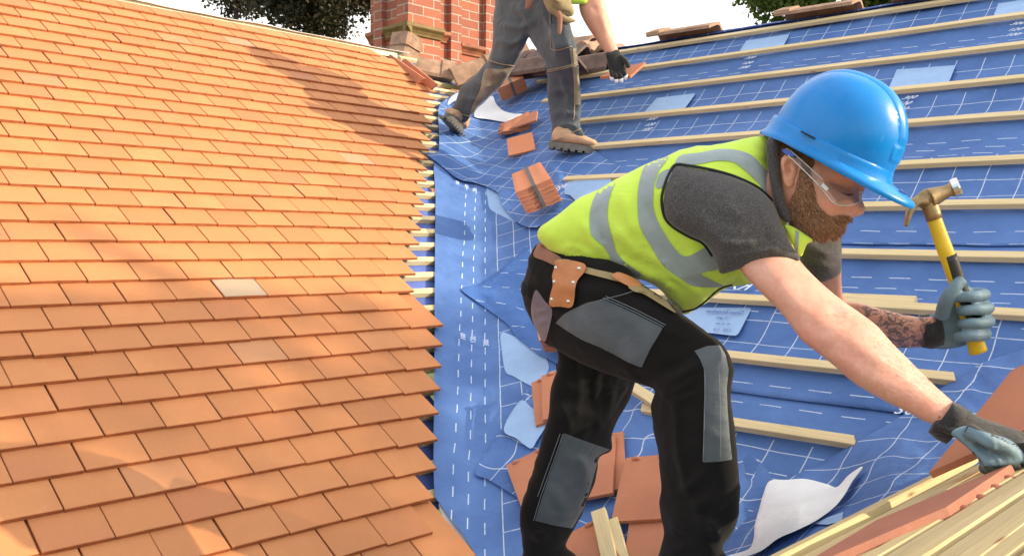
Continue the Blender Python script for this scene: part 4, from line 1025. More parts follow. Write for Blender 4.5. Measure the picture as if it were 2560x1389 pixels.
for k, (x, y, dz, up_) in enumerate(((1350, 122, 0.0, 1), (1420, 112, 0.1, 1), (1480, 104, 0.2, 1), (1528, 112, 0.1, 1), (1395, 140, -0.3, 1), (1465, 138, -0.25, 1), (1320, 145, -0.2, 1), (1450, 92, 0.5, 1))):
    ridge_tile(('dark ridge tile at the left of the heap between the legs', 'dark ridge tile in the middle of the heap behind the legs', 'brown ridge tile with its gable end turned outward in the heap', 'brown ridge tile at the right end of the heap behind the forearm', 'dark ridge tile lowest in the heap, seen between the legs', 'flat dark ridge tile below the forearm in the heap', 'dark ridge tile nearest the rear leg in the heap', 'topmost ridge tile of the heap against the sky')[k],
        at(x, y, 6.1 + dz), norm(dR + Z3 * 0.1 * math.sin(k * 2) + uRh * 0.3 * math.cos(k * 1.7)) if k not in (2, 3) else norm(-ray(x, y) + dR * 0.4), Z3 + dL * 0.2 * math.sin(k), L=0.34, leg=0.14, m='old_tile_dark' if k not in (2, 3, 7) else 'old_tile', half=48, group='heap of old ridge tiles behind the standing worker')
# two terracotta tiles leaning at the top of the verge
for k, (a, b) in enumerate((((975, 136), (1060, 196)), ((1012, 146), (1092, 210)))):
    A1, B1 = at(a[0], a[1], 6.2), at(b[0], b[1], 5.75); w_ = norm(ray(1000, 150)) * -0.10 + Z3 * 0.045 + ex * 0.05
    plate([A1, B1, B1 - w_, A1 - w_], ('left of two terracotta tiles leaning at the top of the tiled edge', 'right of two terracotta tiles leaning at the top of the tiled edge')[k], group='tiles leaning at the top of the tiled edge')
# ------------------------------------------------------------------ trees
def tree(name, label, cx, cy, Zd_, rad, ncl, nleaf, leafcols, size, seed, squash=0.8, group='trees beyond the roofs'):
    r = np.random.default_rng(seed); C0 = at(cx, cy, Zd_); base = np.array([C0[0], C0[1], -7.0])
    t = E(name, base, label, 'tree', group)
    trunk_p = [base, base + np.array([0.1, 0, 2.5]), base + np.array([0.0, 0.1, 5.0]), C0 * [1, 1, 1] - [0, 0, rad * 0.3]]
    V, Fc = tube_vf(catmull(trunk_p, 5, False), np.linspace(0.20, 0.05, 16), 12); o = mesh('trunk', V, Fc, M['bark'], t, smooth=True); fixn(o)
    tips = []; bp = []
    for k in range(ncl):
        d = r.normal(size=3); d /= np.linalg.norm(d); d[2] *= squash; tips.append(C0 + d * rad * (0.35 + 0.65 * r.random() ** 0.5))
    for tp in tips[::2]:
        mid = C0 + (tp - C0) * 0.45 - [0, 0, 0.15]; st = C0 - [0, 0, rad * 0.3]
        bp.append(tube_vf(catmull([st, mid, tp], 4, False), np.linspace(0.05, 0.006, 9), 5))
    V, Fc = merge(bp); o = mesh('branches', V, Fc, M['bark'], t, smooth=True); fixn(o)
    V, Fc = [], []; cols = []
    for tp in tips:
        cr = rad * (0.10 + 0.10 * r.random()); n = int(nleaf * (0.5 + r.random()))
        P = tp + r.normal(size=(n, 3)) * cr * [1, 1, 0.7]
        for p in P:
            a = norm(r.normal(size=3)); b = norm(np.cross(a, r.normal(size=3))); s = size * (0.6 + 0.8 * r.random()); i = len(V)
            V += [p, p + a * s * 0.5 + b * s * 0.32, p + a * s, p + a * s * 0.5 - b * s * 0.32]; Fc.append((i, i + 1, i + 2, i + 3))
    tl = NT(name + '_leaves'); g = tl.n('ShaderNodeNewGeometry').outputs['Random Per Island']
    c = tl.ramp(g, [(0.0, leafcols[0]), (0.5, leafcols[1]), (1.0, leafcols[2])]); m = tl.out(c, 0.55, None)
    tr_ = tl.n('ShaderNodeBsdfTranslucent'); tl.l(c, tr_.inputs[0]); mx = tl.n('ShaderNodeMixShader'); mx.inputs[0].default_value = 0.35; tl.l(tl.b.outputs[0], mx.inputs[1]); tl.l(tr_.outputs[0], mx.inputs[2]); tl.l(mx.outputs[0], tl.t.nodes['Material Output'].inputs[0])
    o = mesh('crown', V, Fc, m, t)
M['bark'] = simple('bark', (0.06, 0.045, 0.035), 0.9, 0.3, 20, 0.5, 40)
cop = ((0.028, 0.030, 0.018), (0.05, 0.045, 0.024), (0.10, 0.065, 0.035)); grn = ((0.05, 0.09, 0.015), (0.09, 0.14, 0.02), (0.15, 0.20, 0.04))
tree('copper_tree', 'dark copper-leaved tree behind the tiled ridge, left of the chimney', 790, -40, 17.0, 1.15, 190, 110, cop, 0.085, 3)
tree('copper_tree', 'dark tree with sparse twigs above the tiled ridge, further left', 590, -40, 19.0, 0.8, 60, 60, cop, 0.085, 4)
tree('leafy_tree', 'sunlit green tree behind the blue ridge at the top edge', 1990, -60, 14.0, 0.85, 130, 90, grn, 0.085, 5, 0.8)
tree('leafy_tree', 'smaller green tree crown right of the middle ridge tile', 2190, -50, 15.0, 0.6, 60, 70, grn, 0.085, 6, 0.8)
# ------------------------------------------------------------------ PEOPLE: materials
def mat_cloth(name, col, rough=0.85, var=0.12, weave=700, heather=0.0, fold=0.3, fscale=9):
    t = NT(name); v = t.coord(); big = t.noise(v, 7, 3, 0.6); fine = t.noise(v, weave, 2, 0.5); mid = t.noise(v, fscale, 4, 0.6, 1.0)
    c = t.ramp(big, [(0.3, tuple(k * (1 - var) for k in col)), (0.7, tuple(min(1, k * (1 + var)) for k in col))])
    if heather: c = t.mix(t.range(fine, 0.45, 0.62, 0, heather), c, tuple(min(1, k * 2.3 + 0.03) for k in col))
    return t.out(c, rough, t.bump(mid, fold, 0.02, t.bump(fine, 0.25, 0.0008)), Sheen_Weight=0.25, Specular_IOR_Level=0.25)
def mat_skin(name='skin', col=(0.66, 0.33, 0.225), tattoo=False):
    t = NT(name); v = t.coord(); n = t.noise(v, 9, 4, 0.6); p = t.noise(v, 60, 3, 0.7); f = t.noise(v, 380, 2, 0.6)
    c = t.ramp(n, [(0.3, (col[0] * 0.96, col[1] * 0.80, col[2] * 0.76)), (0.7, (col[0] * 1.06, col[1] * 1.18, col[2] * 1.2))])
    c = t.mix(t.range(p, 0.5, 0.75, 0, 0.3), c, (0.60, 0.22, 0.15))
    vo = t.n('ShaderNodeTexVoronoi'); t.l(v, vo.inputs['Vector']); vo.inputs['Scale'].default_value = 22
    c = t.mix(t.range(vo.outputs['Distance'], 0.06, 0.03, 0, 0.7), c, (0.22, 0.09, 0.05))
    return t.out(c, t.range(f, 0.3, 0.7, 0.42, 0.58), t.bump(f, 0.2, 0.0012, t.bump(p, 0.12, 0.003)), Subsurface_Weight=0.12, Subsurface_Radius=(0.02, 0.008, 0.004), Subsurface_Scale=0.5)
M['skin'] = mat_skin()
M['vest'] = mat_cloth('yellow_vest_cloth', (0.62, 0.87, 0.10), 0.75, 0.07, 900, 0, 0.35, 8)
M['reflect'] = mat_cloth('grey_reflective_tape', (0.31, 0.38, 0.40), 0.45, 0.08, 500, 0, 0.2, 12)
M['shirt'] = mat_cloth('charcoal_shirt', (0.052, 0.050, 0.053), 0.9, 0.1, 420, 0.55, 0.3, 10)
M['trouser'] = mat_cloth('black_trouser', (0.012, 0.0115, 0.012), 0.95, 0.2, 600, 0, 0.10, 6); M['trouser'].node_tree.nodes['Principled BSDF'].inputs['Specular IOR Level'].default_value = 0.12; M['trouser'].node_tree.nodes['Principled BSDF'].inputs['Sheen Weight'].default_value = 0.08
M['tpanel'] = mat_cloth('slate_panel', (0.10, 0.122, 0.145), 0.75, 0.25, 600, 0, 0.35, 9)
M['mauve'] = mat_cloth('mauve_pocket', (0.20, 0.16, 0.20), 0.75, 0.12, 600, 0, 0.35, 14)
M['seam'] = mat_cloth('seam_thread', (0.16, 0.20, 0.25), 0.8, 0.1)
M['black'] = mat_cloth('black_binding', (0.02, 0.02, 0.022), 0.7, 0.1)
M['leather'] = simple('tan_leather', (0.55, 0.225, 0.09), 0.6, 0.15, 18, 0.3, 120, 0.003)
M['suede'] = simple('brown_suede', (0.30, 0.15, 0.10), 0.85, 0.2, 18, 0.3, 160, 0.003)
M['canvas'] = simple('olive_canvas', (0.32, 0.25, 0.13), 0.85, 0.2, 20, 0.4, 200, 0.003)
M['steel'] = simple('bright_steel', (0.75, 0.76, 0.76), 0.25, 0.05, 30, 0.05, 100, 0.001, Metallic=1.0)
M['rust'] = simple('worn_hammer_steel', (0.34, 0.24, 0.12), 0.42, 0.3, 30, 0.2, 120, 0.002, Metallic=0.75)
M['hyellow'] = simple('yellow_handle', (0.72, 0.50, 0.02), 0.4, 0.12, 20, 0.1, 90)
M['hblack'] = simple('black_grip', (0.02, 0.02, 0.02), 0.5, 0.2)
M['glove'] = simple('grey_blue_rubber', (0.135, 0.225, 0.285), 0.6, 0.15, 25, 0.3, 90, 0.004)
M['glove_k'] = mat_cloth('black_knit', (0.022, 0.022, 0.024), 0.9, 0.15, 260, 0.2, 0.3, 20)
def mat_helmet():
    t = NT('blue_helmet_plastic'); v = t.coord(); n = t.noise(v, 25, 5, 0.7); s_ = t.noise(t.mapv(v, (40, 400, 40)), 1.0, 3, 0.7)
    c = t.mix(t.range(s_, 0.66, 0.72, 0, 0.2), (0.0, 0.225, 0.68), (0.25, 0.5, 0.8)); 
    return t.out(c, t.range(n, 0.3, 0.7, 0.20, 0.32), t.bump(n, 0.03, 0.002), Specular_IOR_Level=0.45)
M['helmet'] = mat_helmet()
def mat_clear():
    t = NT('clear_goggle'); m = t.m; tr = t.n('ShaderNodeBsdfTransparent'); tr.inputs[0].default_value = (0.97, 0.98, 0.98, 1); gl = t.n('ShaderNodeBsdfGlossy'); gl.inputs['Roughness'].default_value = 0.06
    lw = t.n('ShaderNodeLayerWeight'); lw.inputs[0].default_value = 0.4; f = t.math('MULTIPLY_ADD', lw.outputs['Facing'], 0.22, 0.02); mx = t.n('ShaderNodeMixShader'); t.l(f, mx.inputs[0]); t.l(tr.outputs[0], mx.inputs[1]); t.l(gl.outputs[0], mx.inputs[2])
    t.l(mx.outputs[0], t.t.nodes['Material Output'].inputs[0]); return m
M['clear'] = mat_clear()
M['blue_tip'] = simple('blue_tip', (0.03, 0.12, 0.6), 0.4)
M['beard'] = simple('beard_skin', (0.30, 0.15, 0.095), 0.8, 0.3, 60, 0.3, 300)
M['hair'] = simple('brown_hair', (0.12, 0.062, 0.035), 0.8, 0.3, 80, 0.5, 400, 0.003)
def mat_strand():
    t = NT('beard_hair'); g = t.n('ShaderNodeNewGeometry').outputs['Random Per Island']
    return t.out(t.ramp(g, [(0, (0.12, 0.045, 0.02)), (0.5, (0.26, 0.115, 0.05)), (0.85, (0.42, 0.22, 0.10)), (1, (0.60, 0.38, 0.2))]), 0.5)
M['strand'] = mat_strand()
M['lip'] = simple('lip', (0.50, 0.16, 0.13), 0.5, 0.1)
M['boot'] = simple('tan_nubuck', (0.56, 0.35, 0.22), 0.8, 0.15, 30, 0.3, 160, 0.002)
M['sole'] = simple('grey_sole', (0.16, 0.155, 0.14), 0.8, 0.2, 40, 0.3, 120, 0.003)
M['tattoo'] = None
def camv(x, y, z): return W @ np.array([x, y, z], float)
def pj(P): return to_px(np.array([P]))[0][0]
# ------------------------------------------------------------------ bending worker
man = E('person', at(1700, 1000, 2.1), 'bending worker in yellow vest, blue helmet and black trousers, striking downward with his left arm out', 'person', kind='thing')
man['label'] = 'bending bearded worker in yellow vest, blue helmet and black trousers, right foreground'
parts = []
head_out = [(1932, 330), (1950, 285), (2000, 250), (2070, 235), (2140, 255), (2185, 310), (2193, 380), (2176, 440), (2160, 478), (2153, 492), (2163, 518), (2161, 532), (2147, 541), (2132, 541), (2129, 549), (2120, 553), (2121, 560), (2112, 566), (2110, 577), (2092, 592), (2058, 603), (2026, 598), (1992, 578), (1968, 548), (1945, 520), (1925, 470), (1915, 400)]
HZ = [(1950, 400, 1.985), (2100, 300, 1.975), (2150, 520, 1.945), (2050, 590, 1.955), (1930, 500, 1.99)]
hf = [([(2068, 440), (2100, 462), (2140, 470)], 13, -0.012), ([(2075, 425), (2110, 440), (2150, 448)], 9, 0.006), ([(2060, 495), (2090, 508), (2120, 505)], 14, 0.007), ([(2128, 496), (2150, 522)], 8, 0.020), ([(2140, 528), (2152, 526)], 6, 0.010), ([(2118, 520), (2126, 533), (2118, 540)], 5, -0.005), ([(2090, 520), (2105, 530)], 7, -0.003),
      ([(2135, 528), (2150, 532)], 7, 0.006), ([(2075, 551), (2100, 551), (2120, 555)], 3.5, -0.006), ([(2085, 545), (2112, 546)], 4, 0.004), ([(2082, 560), (2108, 562)], 4, 0.004), ([(2000, 480), (2030, 560), (2070, 590)], 18, 0.006), ([(2010, 420), (2030, 440)], 15, -0.004)]
parts.append(inflate_vf(head_out, HZ, scale=0.62, step=8, folds=hf))
# neck, torso, near arm, far arm, legs
parts.append(tube_vf([at(1985, 470, 1.99), at(1930, 470, 2.0), at(1870, 480, 2.02), at(1800, 500, 2.04)], [0.062, 0.062, 0.07, 0.09], 20))
parts.append(tube_vf([at(1840, 500, 2.04), at(1740, 530, 2.05), at(1620, 570, 2.08), at(1500, 620, 2.12), at(1420, 740, 2.16)], [0.075, 0.085, 0.07, 0.055, 0.055], 24))
arm_out = [(1850, 610), (1900, 585), (1960, 600), (1995, 645), (2018, 672), (2046, 700), (2080, 730), (2115, 757), (2158, 787), (2194, 815), (2229, 855), (2273, 899), (2336, 962), (2392, 1012), (2410, 1040), (2380, 1070), (2330, 1060), (2270, 1030), (2195, 993), (2130, 953), (2084, 913), (2044, 881), (2010, 856), (1990, 832), (1947, 776), (1898, 728), (1862, 690), (1840, 650)]
AZ = [(1880, 630, 1.90), (2000, 740, 1.855), (2080, 830, 1.81), (2200, 920, 1.765), (2380, 1040, 1.70)]
af = [([(2015, 790), (2040, 830), (2030, 860)], 7, -0.004), ([(2050, 800), (2090, 790), (2120, 800)], 12, -0.006), ([(2095, 820), (2160, 870), (2240, 930)], 26, 0.006), ([(2070, 880), (2150, 930), (2230, 980)], 16, 0.004), ([(1930, 690), (1990, 760), (2040, 800)], 24, 0.006), ([(2040, 845), (2075, 850)], 8, 0.005), ([(2060, 740), (2100, 790), (2150, 830)], 14, -0.004), ([(2180, 880), (2260, 945), (2340, 1010)], 7, 0.002)]
parts.append(inflate_vf(arm_out, AZ, scale=0.62, step=9, folds=af))
far_out = [(2020, 600), (2080, 600), (2103, 650), (2104, 700), (2112, 748), (2150, 757), (2228, 778), (2300, 792), (2340, 796), (2345, 862), (2304, 868), (2228, 868), (2150, 850), (2090, 820), (2050, 770), (2025, 700)]
parts.append(inflate_vf(far_out, [(2060, 620, 2.14), (2090, 780, 2.26), (2200, 820, 2.22), (2340, 830, 2.17)], scale=0.6, step=9))
kn, kf = at(1762, 925, 1.985), at(1445, 1110, 2.30)
an, af_ = at(1730, 1450, 2.06), at(1365, 1430, 2.41)
parts.append(tube_vf([at(1450, 780, 2.15), at(1600, 850, 2.07), kn, at(1745, 1200, 2.02), an], [0.055, 0.045, 0.036, 0.036, 0.036], 16))
parts.append(tube_vf([at(1440, 800, 2.22), at(1460, 950, 2.31), kf, at(1375, 1270, 2.38), af_], [0.05, 0.045, 0.04, 0.036, 0.034], 16))
V, Fc = merge(parts); body = mesh('body', V, Fc, [M['skin']], man); remesh(body, 0.0048, 3, 0.5)
print('body verts', len(body.data.vertices))
# tattoo: only on the skin of the far forearm
def mat_skin_man():
    t = NT('skin_tattooed'); m = t.m; v = t.coord(); n = t.noise(v, 9, 4, 0.6); p = t.noise(v, 60, 3, 0.7); f = t.noise(v, 420, 2, 0.6)
    col = (0.70, 0.375, 0.285)
    c = t.ramp(n, [(0.3, (col[0] * 0.97, col[1] * 0.82, col[2] * 0.78)), (0.7, (col[0] * 1.06, col[1] * 1.16, col[2] * 1.18))])
    c = t.mix(t.range(p, 0.45, 0.72, 0, 0.4), c, (0.58, 0.21, 0.15))
    vo = t.n('ShaderNodeTexVoronoi'); t.l(v, vo.inputs['Vector']); vo.inputs['Scale'].default_value = 9
    c = t.mix(t.range(vo.outputs['Distance'], 0.028, 0.016, 0, 0.8), c, (0.20, 0.08, 0.05))
    a = t.n('ShaderNodeAttribute', attribute_name='tattoo').outputs['Fac']
    tn = t.noise(v, 34, 5, 0.75, 1.8); tm = t.math('MULTIPLY', t.range(tn, 0.47, 0.53), t.math('MULTIPLY', a, 0.8)); c = t.mix(tm, c, (0.06, 0.065, 0.08))
    return t.out(c, t.range(f, 0.3, 0.7, 0.42, 0.6), t.bump(f, 0.18, 0.001, t.bump(p, 0.12, 0.003)), Subsurface_Weight=0.12, Subsurface_Radius=(0.02, 0.008, 0.004), Subsurface_Scale=0.5)
co = np.array([tuple(v.co) for v in body.data.vertices]) + np.array(ROOT[body.name]); pxs, zz = to_px(co)
tt = np.clip((pxs[:, 0] - 2130) / 40, 0, 1) * (zz > 2.05) * (pxs[:, 1] > 740) * (pxs[:, 1] < 900); at2 = body.data.attributes.new('tattoo', 'FLOAT', 'POINT'); at2.data.foreach_set('value', tt.astype(float))
body.data.materials.clear(); body.data.materials.append(mat_skin_man())
BB = bvh_of(body)
# ear
ear = inflate('ear', M['skin'], body, [(1955, 430), (1952, 405), (1960, 389), (1977, 386), (1992, 394), (1998, 412), (1994, 432), (1986, 446), (1982, 462), (1970, 468), (1960, 456)], [(1975, 425, 1.908)], scale=0.35, step=4,
              folds=[([(1960, 440), (1959, 405), (1976, 393), (1990, 403)], 3.5, 0.006), ([(1972, 440), (1970, 412), (1982, 408)], 5, -0.011), ([(1985, 415), (1986, 435)], 3.5, 0.003)])
hairm = decal('hair', M['hair'], man, [(1920, 352), (1945, 338), (1990, 362), (2034, 400), (2026, 424), (2012, 432), (2003, 408), (1988, 386), (1965, 382), (1951, 396), (1947, 430), (1932, 440), (1922, 400)], BB, off=0.003, thick=0.004, step=6)
brd = decal('beard', M['beard'], man, [(1998, 428), (2012, 405), (2025, 420), (2034, 467), (2042, 506), (2058, 527), (2078, 540), (2104, 537), (2130, 542), (2124, 551), (2112, 554), (2108, 577), (2090, 592), (2056, 604), (2028, 599), (1992, 579), (1968, 545), (1972, 506), (1987, 476)], BB, off=0.002, thick=0.004, step=6)
BD = bvh_of(brd)
bpoly = catmull([(1998, 432), (2012, 410), (2024, 424), (2034, 467), (2044, 508), (2060, 528), (2080, 540), (2104, 539), (2128, 543), (2122, 552), (2110, 556), (2106, 575), (2090, 590), (2056, 603), (2028, 598), (1992, 578), (1970, 545), (1974, 506), (1989, 476)], 5)
V, Fc = [], []
cnt = 0
while cnt < 6500:
    x, y = 1965 + 168 * rng.random(), 402 + 205 * rng.random()
    if not inside(np.array([[x, y]]), bpoly)[0]: continue
    if y < 500 and rng.random() > 0.30 + (y - 400) / 180: continue
    r = norm(ray(x, y)); loc, no, ix, ds = BD.ray_cast(Vector((0, 0, 0)), Vector(r), 10)
    if loc is None: continue
    no = np.array(no); no = no if no @ r < 0 else -no; loc = np.array(loc)
    g = camv(0.55 if x > 2050 else 0.25, 0.75, -0.1); Lh = (0.006 + 0.007 * rng.random()) * (1.3 if y > 555 else 1.0) * (0.6 if y < 470 else 1.0)
    d = norm(no * 0.35 + g + 0.35 * rng.normal(size=3)); sd_ = norm(np.cross(d, r)) * 0.0005
    m_ = loc + d * Lh * 0.5; e_ = loc + norm(d + g * 0.8) * Lh; i = len(V)
    V += [loc - sd_, loc + sd_, m_ + sd_ * 0.8, m_ - sd_ * 0.8, e_]; Fc += [(i, i + 1, i + 2, i + 3), (i + 3, i + 2, i + 4)]; cnt += 1
o = mesh('beard_strands', V, Fc, M['strand'], brd)
V, Fc = [], []
BHr = bvh_of(hairm); hpoly = catmull([(1922, 354), (1945, 340), (1990, 364), (2032, 402), (2024, 424), (2012, 430), (2003, 408), (1988, 386), (1965, 382), (1951, 396), (1947, 430), (1934, 438), (1924, 400)], 5); cnt = 0
while cnt < 1500:
    x, y = 1920 + 115 * rng.random(), 336 + 105 * rng.random()
    if not inside(np.array([[x, y]]), hpoly)[0]: continue
    r = norm(ray(x, y)); loc, no, ix, ds = BHr.ray_cast(Vector((0, 0, 0)), Vector(r), 10)
    if loc is None: cnt += 1; continue
    no = np.array(no); no = no if no @ r < 0 else -no; loc = np.array(loc); d = norm(no * 0.3 + camv(-0.3, 0.8, 0) + 0.3 * rng.normal(size=3)); sd_ = norm(np.cross(d, r)) * 0.0005; i = len(V)
    V += [loc - sd_, loc + sd_, loc + d * 0.008]; Fc.append((i, i + 1, i + 2)); cnt += 1
o = mesh('hair_strands', V, Fc, M['strand'], hairm)
decal('lips', M['lip'], body, [(2078, 553), (2096, 549), (2119, 553), (2121, 557), (2112, 561), (2086, 562)], BB, off=0.0035, thick=0.003, step=4)
0 and decal('eyebrow', M['hair'], body, [(2078, 437), (2105, 441), (2135, 450), (2135, 455), (2103, 449), (2078, 444)], BB, off=0.003, thick=0.003, step=4)
decal('eye', M['black'], body, [(2103, 481), (2122, 486), (2136, 484), (2122, 489)], BB, off=0.002, thick=0.002, step=3)
# goggles
gog = decal('safety_glasses', M['clear'], man, [(2048, 464), (2060, 452), (2098, 462), (2150, 474), (2161, 486), (2157, 500), (2130, 512), (2100, 513), (2080, 502), (2062, 480)], BB, off=0.012, thick=0.0022, step=6)
decal('temple', M['clear'], gog, [(1960, 374), (1972, 372), (2010, 406), (2058, 450), (2062, 460), (2050, 466), (2008, 422), (1962, 384)], BB, off=0.016, thick=0.003, step=6)
decal('temple_tip', M['blue_tip'], gog, [(1955, 374), (1966, 374), (1985, 386), (1984, 391), (1962, 384)], BB, off=0.021, thick=0.002, step=4)
def tube_px(name, mat_, parent, pts, rad, n=10, bvh=None, off=0.0, **k):
    P = catmull(pts, 6, False)
    if bvh is not None:
        Q = []
        for p in P:
            r = norm(ray(p[0], p[1])); loc, *_ = bvh.ray_cast(Vector((0, 0, 0)), Vector(r), 20)
            if loc is not None: Q.append(np.array(loc) - r * off)
        P = np.array(Q)
    else: P = np.array([at(*p[:3]) for p in P])
    if len(P) < 2: print('tube empty', name); return None
    rr = np.interp(np.linspace(0, 1, len(P)), np.linspace(0, 1, len(np.atleast_1d(rad))), np.atleast_1d(rad))
    V, Fc = tube_vf(P, rr, n, **k); o = mesh(name, V, Fc, mat_, parent, smooth=True); fixn(o); return o
M['rim'] = simple('rim_highlight', (0.72, 0.78, 0.82), 0.2, 0.05)  # whitish colour stands in for the highlight along the clear rim
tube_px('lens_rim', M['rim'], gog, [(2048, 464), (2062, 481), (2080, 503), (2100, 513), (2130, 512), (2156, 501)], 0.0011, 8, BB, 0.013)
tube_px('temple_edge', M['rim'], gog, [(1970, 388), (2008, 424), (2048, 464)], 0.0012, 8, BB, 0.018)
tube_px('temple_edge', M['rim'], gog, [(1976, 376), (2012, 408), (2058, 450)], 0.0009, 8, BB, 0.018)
V, Fc = box_vf(at(2062, 468, 1.865), camv(0.7, 0.7, 0), camv(0.7, -0.7, 0), camv(0, 0, 1), 0.008, 0.004, 0.002, 0.001); o = mesh('hinge', V, Fc, M['rim'], gog); fixn(o)
# helmet
def helmet(C, Fd, Ud, parent, mat_, a=0.142, b=0.118, h=0.152, name='helmet'):
    Fd = norm(Fd); Ud = norm(Ud - Fd * (Ud @ Fd)); Sd = np.cross(Fd, Ud); NA = 256; V = []; Fc = []
    rows_ = [(1.10, -0.040), (1.108, -0.037), (1.105, -0.033), (1.085, -0.029), (1.050, -0.022), (1.04, -0.010), (1.035, -0.005), (1.020, -0.001)]
    nd = 60; allrows = []
    for i, (sc_, u) in enumerate(rows_): allrows.append(('r', sc_, u, i))
    for k in range(nd): allrows.append(('d', k / (nd - 1) * math.pi / 2 * 0.995, 0, 0))
    for kind, p1, u, i in allrows:
        for j in range(NA):
            th = 2 * math.pi * j / NA; ct, st = math.cos(th), math.sin(th)
            if kind == 'r':
                f, s_ = p1 * a * ct, p1 * b * st; z = u
                pk = max(0.0, (ct - 0.12) / 0.88) ** 0.75; pk = pk * pk * (3 - 2 * pk)
                if i <= 2: ext = 1.0
                elif i == 3: ext = 0.97
                elif i == 4: ext = 0.12
                else: ext = 0
                f += 0.060 * pk * ext; z += -0.017 * pk * ext + (0.010 * pk if i <= 3 else 0)
                bk = max(0.0, -ct - 0.4) / 0.6; z += -0.012 * bk * (1 if i <= 4 else 0)
            else:
                ph = p1; cp, sp = math.cos(ph), math.sin(ph); e = 0.86
                rr = cp ** e; f = a * rr * ct * (1 + 0.02 * ct); s_ = b * rr * st; z = h * sp ** 0.97
                # raised keel over the crown with grooves either side
                kel = math.exp(-(abs(s_) / 0.019) ** 4); gro = math.exp(-((abs(s_) - 0.026) / 0.0022) ** 2)
                fade = min(1, max(0, (z - 0.035) / 0.03)) * (1 if f > -0.2 else 0); nrm = norm([f / a ** 2, s_ / b ** 2, z / h ** 2]); dsp = (0.0050 * kel - 0.0020 * gro) * fade
                # flat raised badge on the forehead
                if ct > 0.75 and 0.02 < z < 0.05 and abs(s_) < 0.035: dsp += 0.0018
                f += nrm[0] * dsp; s_ += nrm[1] * dsp; z += nrm[2] * dsp
            V.append(C + Fd * f + Sd * s_ + Ud * z)
    nr = len(allrows)
    for r_ in range(nr - 1):
        for j in range(NA): a0 = r_ * NA + j; b0 = r_ * NA + (j + 1) % NA; Fc.append((a0, b0, b0 + NA, a0 + NA))
    Fc.append(tuple((nr - 1) * NA + j for j in range(NA)))
    V = np.array(V); cen = C + Ud * 0.02; inn = np.array([norm(cen - v) * 0.003 for v in V])
    V2, F2 = solid(V, Fc, inn); o = mesh(name, V2, F2, mat_, parent, smooth=True); fixn(o); sharp(o, 40); return o, Fd, Ud, Sd
HC = at(2084, 356, 1.945)
hel, hF, hU, hS = helmet(HC, camv(0.69, 0.51, -0.51), camv(0.53, -0.75, -0.40), man, M['helmet'], a=0.134, b=0.113, h=0.145)
def hp(f, s, u): return HC + hF * f + hS * s + hU * u
# slot and rim moulding on the side of the helmet
side = -1 if (hS @ camv(0, 0, -1)) < 0 else 1
V, Fc = [], []
V, Fc = merge([box_vf(hp(-0.012, side * 0.1215, -0.004), hF, hU, hS, 0.016, 0.0016, 0.003)]); o = mesh('vent_slot', V, Fc, M['black'], hel); fixn(o)
tp = [hp(0.168, -side * 0.004 - 0.006, -0.029), hp(0.168, -side * 0.004 + 0.006, -0.029), hp(0.182, -side * 0.004, -0.0315)]
V2, F2 = solid(np.array(tp) + hU * 0.006, [(0, 1, 2)], np.tile(-hU * 0.004, (3, 1))); o = mesh('peak_mark', V2, F2, M['ink_dark'], hel); fixn(o)
# ---- clothes of the bending worker
def cloth_noise(amp, s=9, seed=0):
    def f(Wc, no):
        n1 = vnoise(Wc, s, seed); n2 = vnoise(Wc * [1, 1, 1], s * 2.3, seed + 1); return amp * (n1 * 0.7 + np.abs(n2) * 0.3 - 0.1)
    return f
# shirt body and sleeves
near_sl = [(1690, 414), (1723, 416), (1790, 428), (1841, 445), (1895, 472), (1931, 506), (1946, 540), (1964, 580), (1978, 611), (2001, 648), (1975, 652), (1909, 660), (1855, 671), (1805, 684), (1794, 668), (1780, 634), (1758, 606), (1721, 588), (1682, 564), (1663, 540), (1656, 500), (1663, 465), (1675, 436)]
sf = [([(1752, 560), (1800, 600), (1850, 612), (1900, 600)], 11, 0.010), ([(1735, 530), (1790, 570), (1850, 585)], 10, 0.006), ([(1820, 640), (1900, 630), (1960, 615)], 9, 0.007), ([(1700, 560), (1712, 520), (1716, 480), (1740, 455), (1800, 445), (1850, 455)], 2.6, -0.004), ([(1790, 650), (1830, 600), (1880, 560)], 14, 0.006), ([(1880, 480), (1925, 560), (1950, 620)], 14, 0.006), ([(1780, 480), (1850, 530), (1900, 580)], 26, 0.006)]
slv = inflate('shirt_sleeve', M['shirt'], man, near_sl, [(1700, 480, 1.945), (1850, 560, 1.905), (1960, 630, 1.875), (1800, 660, 1.90)], scale=0.62, step=9, folds=sf, maxh=0.10)
inflate('shirt_sleeve', M['shirt'], man, [(1990, 585), (2050, 596), (2085, 575), (2102, 590), (2104, 640), (2100, 684), (2066, 702), (2040, 704), (2005, 665)], [(2050, 640, 2.13)], scale=0.66, step=8, folds=[([(2030, 620), (2080, 640)], 8, 0.006), ([(2040, 660), (2090, 670)], 6, 0.005)])
inflate('shirt_collar', M['shirt'], man, [(1916, 356), (1932, 340), (1944, 352), (1946, 400), (1953, 450), (1966, 510), (1980, 545), (1972, 556), (1958, 552), (1944, 530), (1930, 480), (1920, 420)], [(1930, 400, 1.925), (1965, 540, 1.93)], scale=0.7, step=5)
vest_out = [(1932, 341), (1902, 341), (1872, 344), (1828, 354), (1784, 364), (1713, 374), (1665, 392), (1615, 412), (1557, 443), (1510, 467), (1442, 503), (1395, 543), (1356, 569), (1345, 584), (1350, 601), (1378, 625), (1408, 646), (1462, 664), (1537, 679), (1615, 702), (1655, 728), (1680, 760), (1709, 782), (1737, 773), (1763, 756), (1787, 733), (1807, 720), (1831, 712), (1868, 708), (1905, 690), (1950, 655), (1990, 622), (2026, 606), (2030, 598), (1998, 585), (1972, 560), (1952, 520), (1938, 450), (1932, 390)]
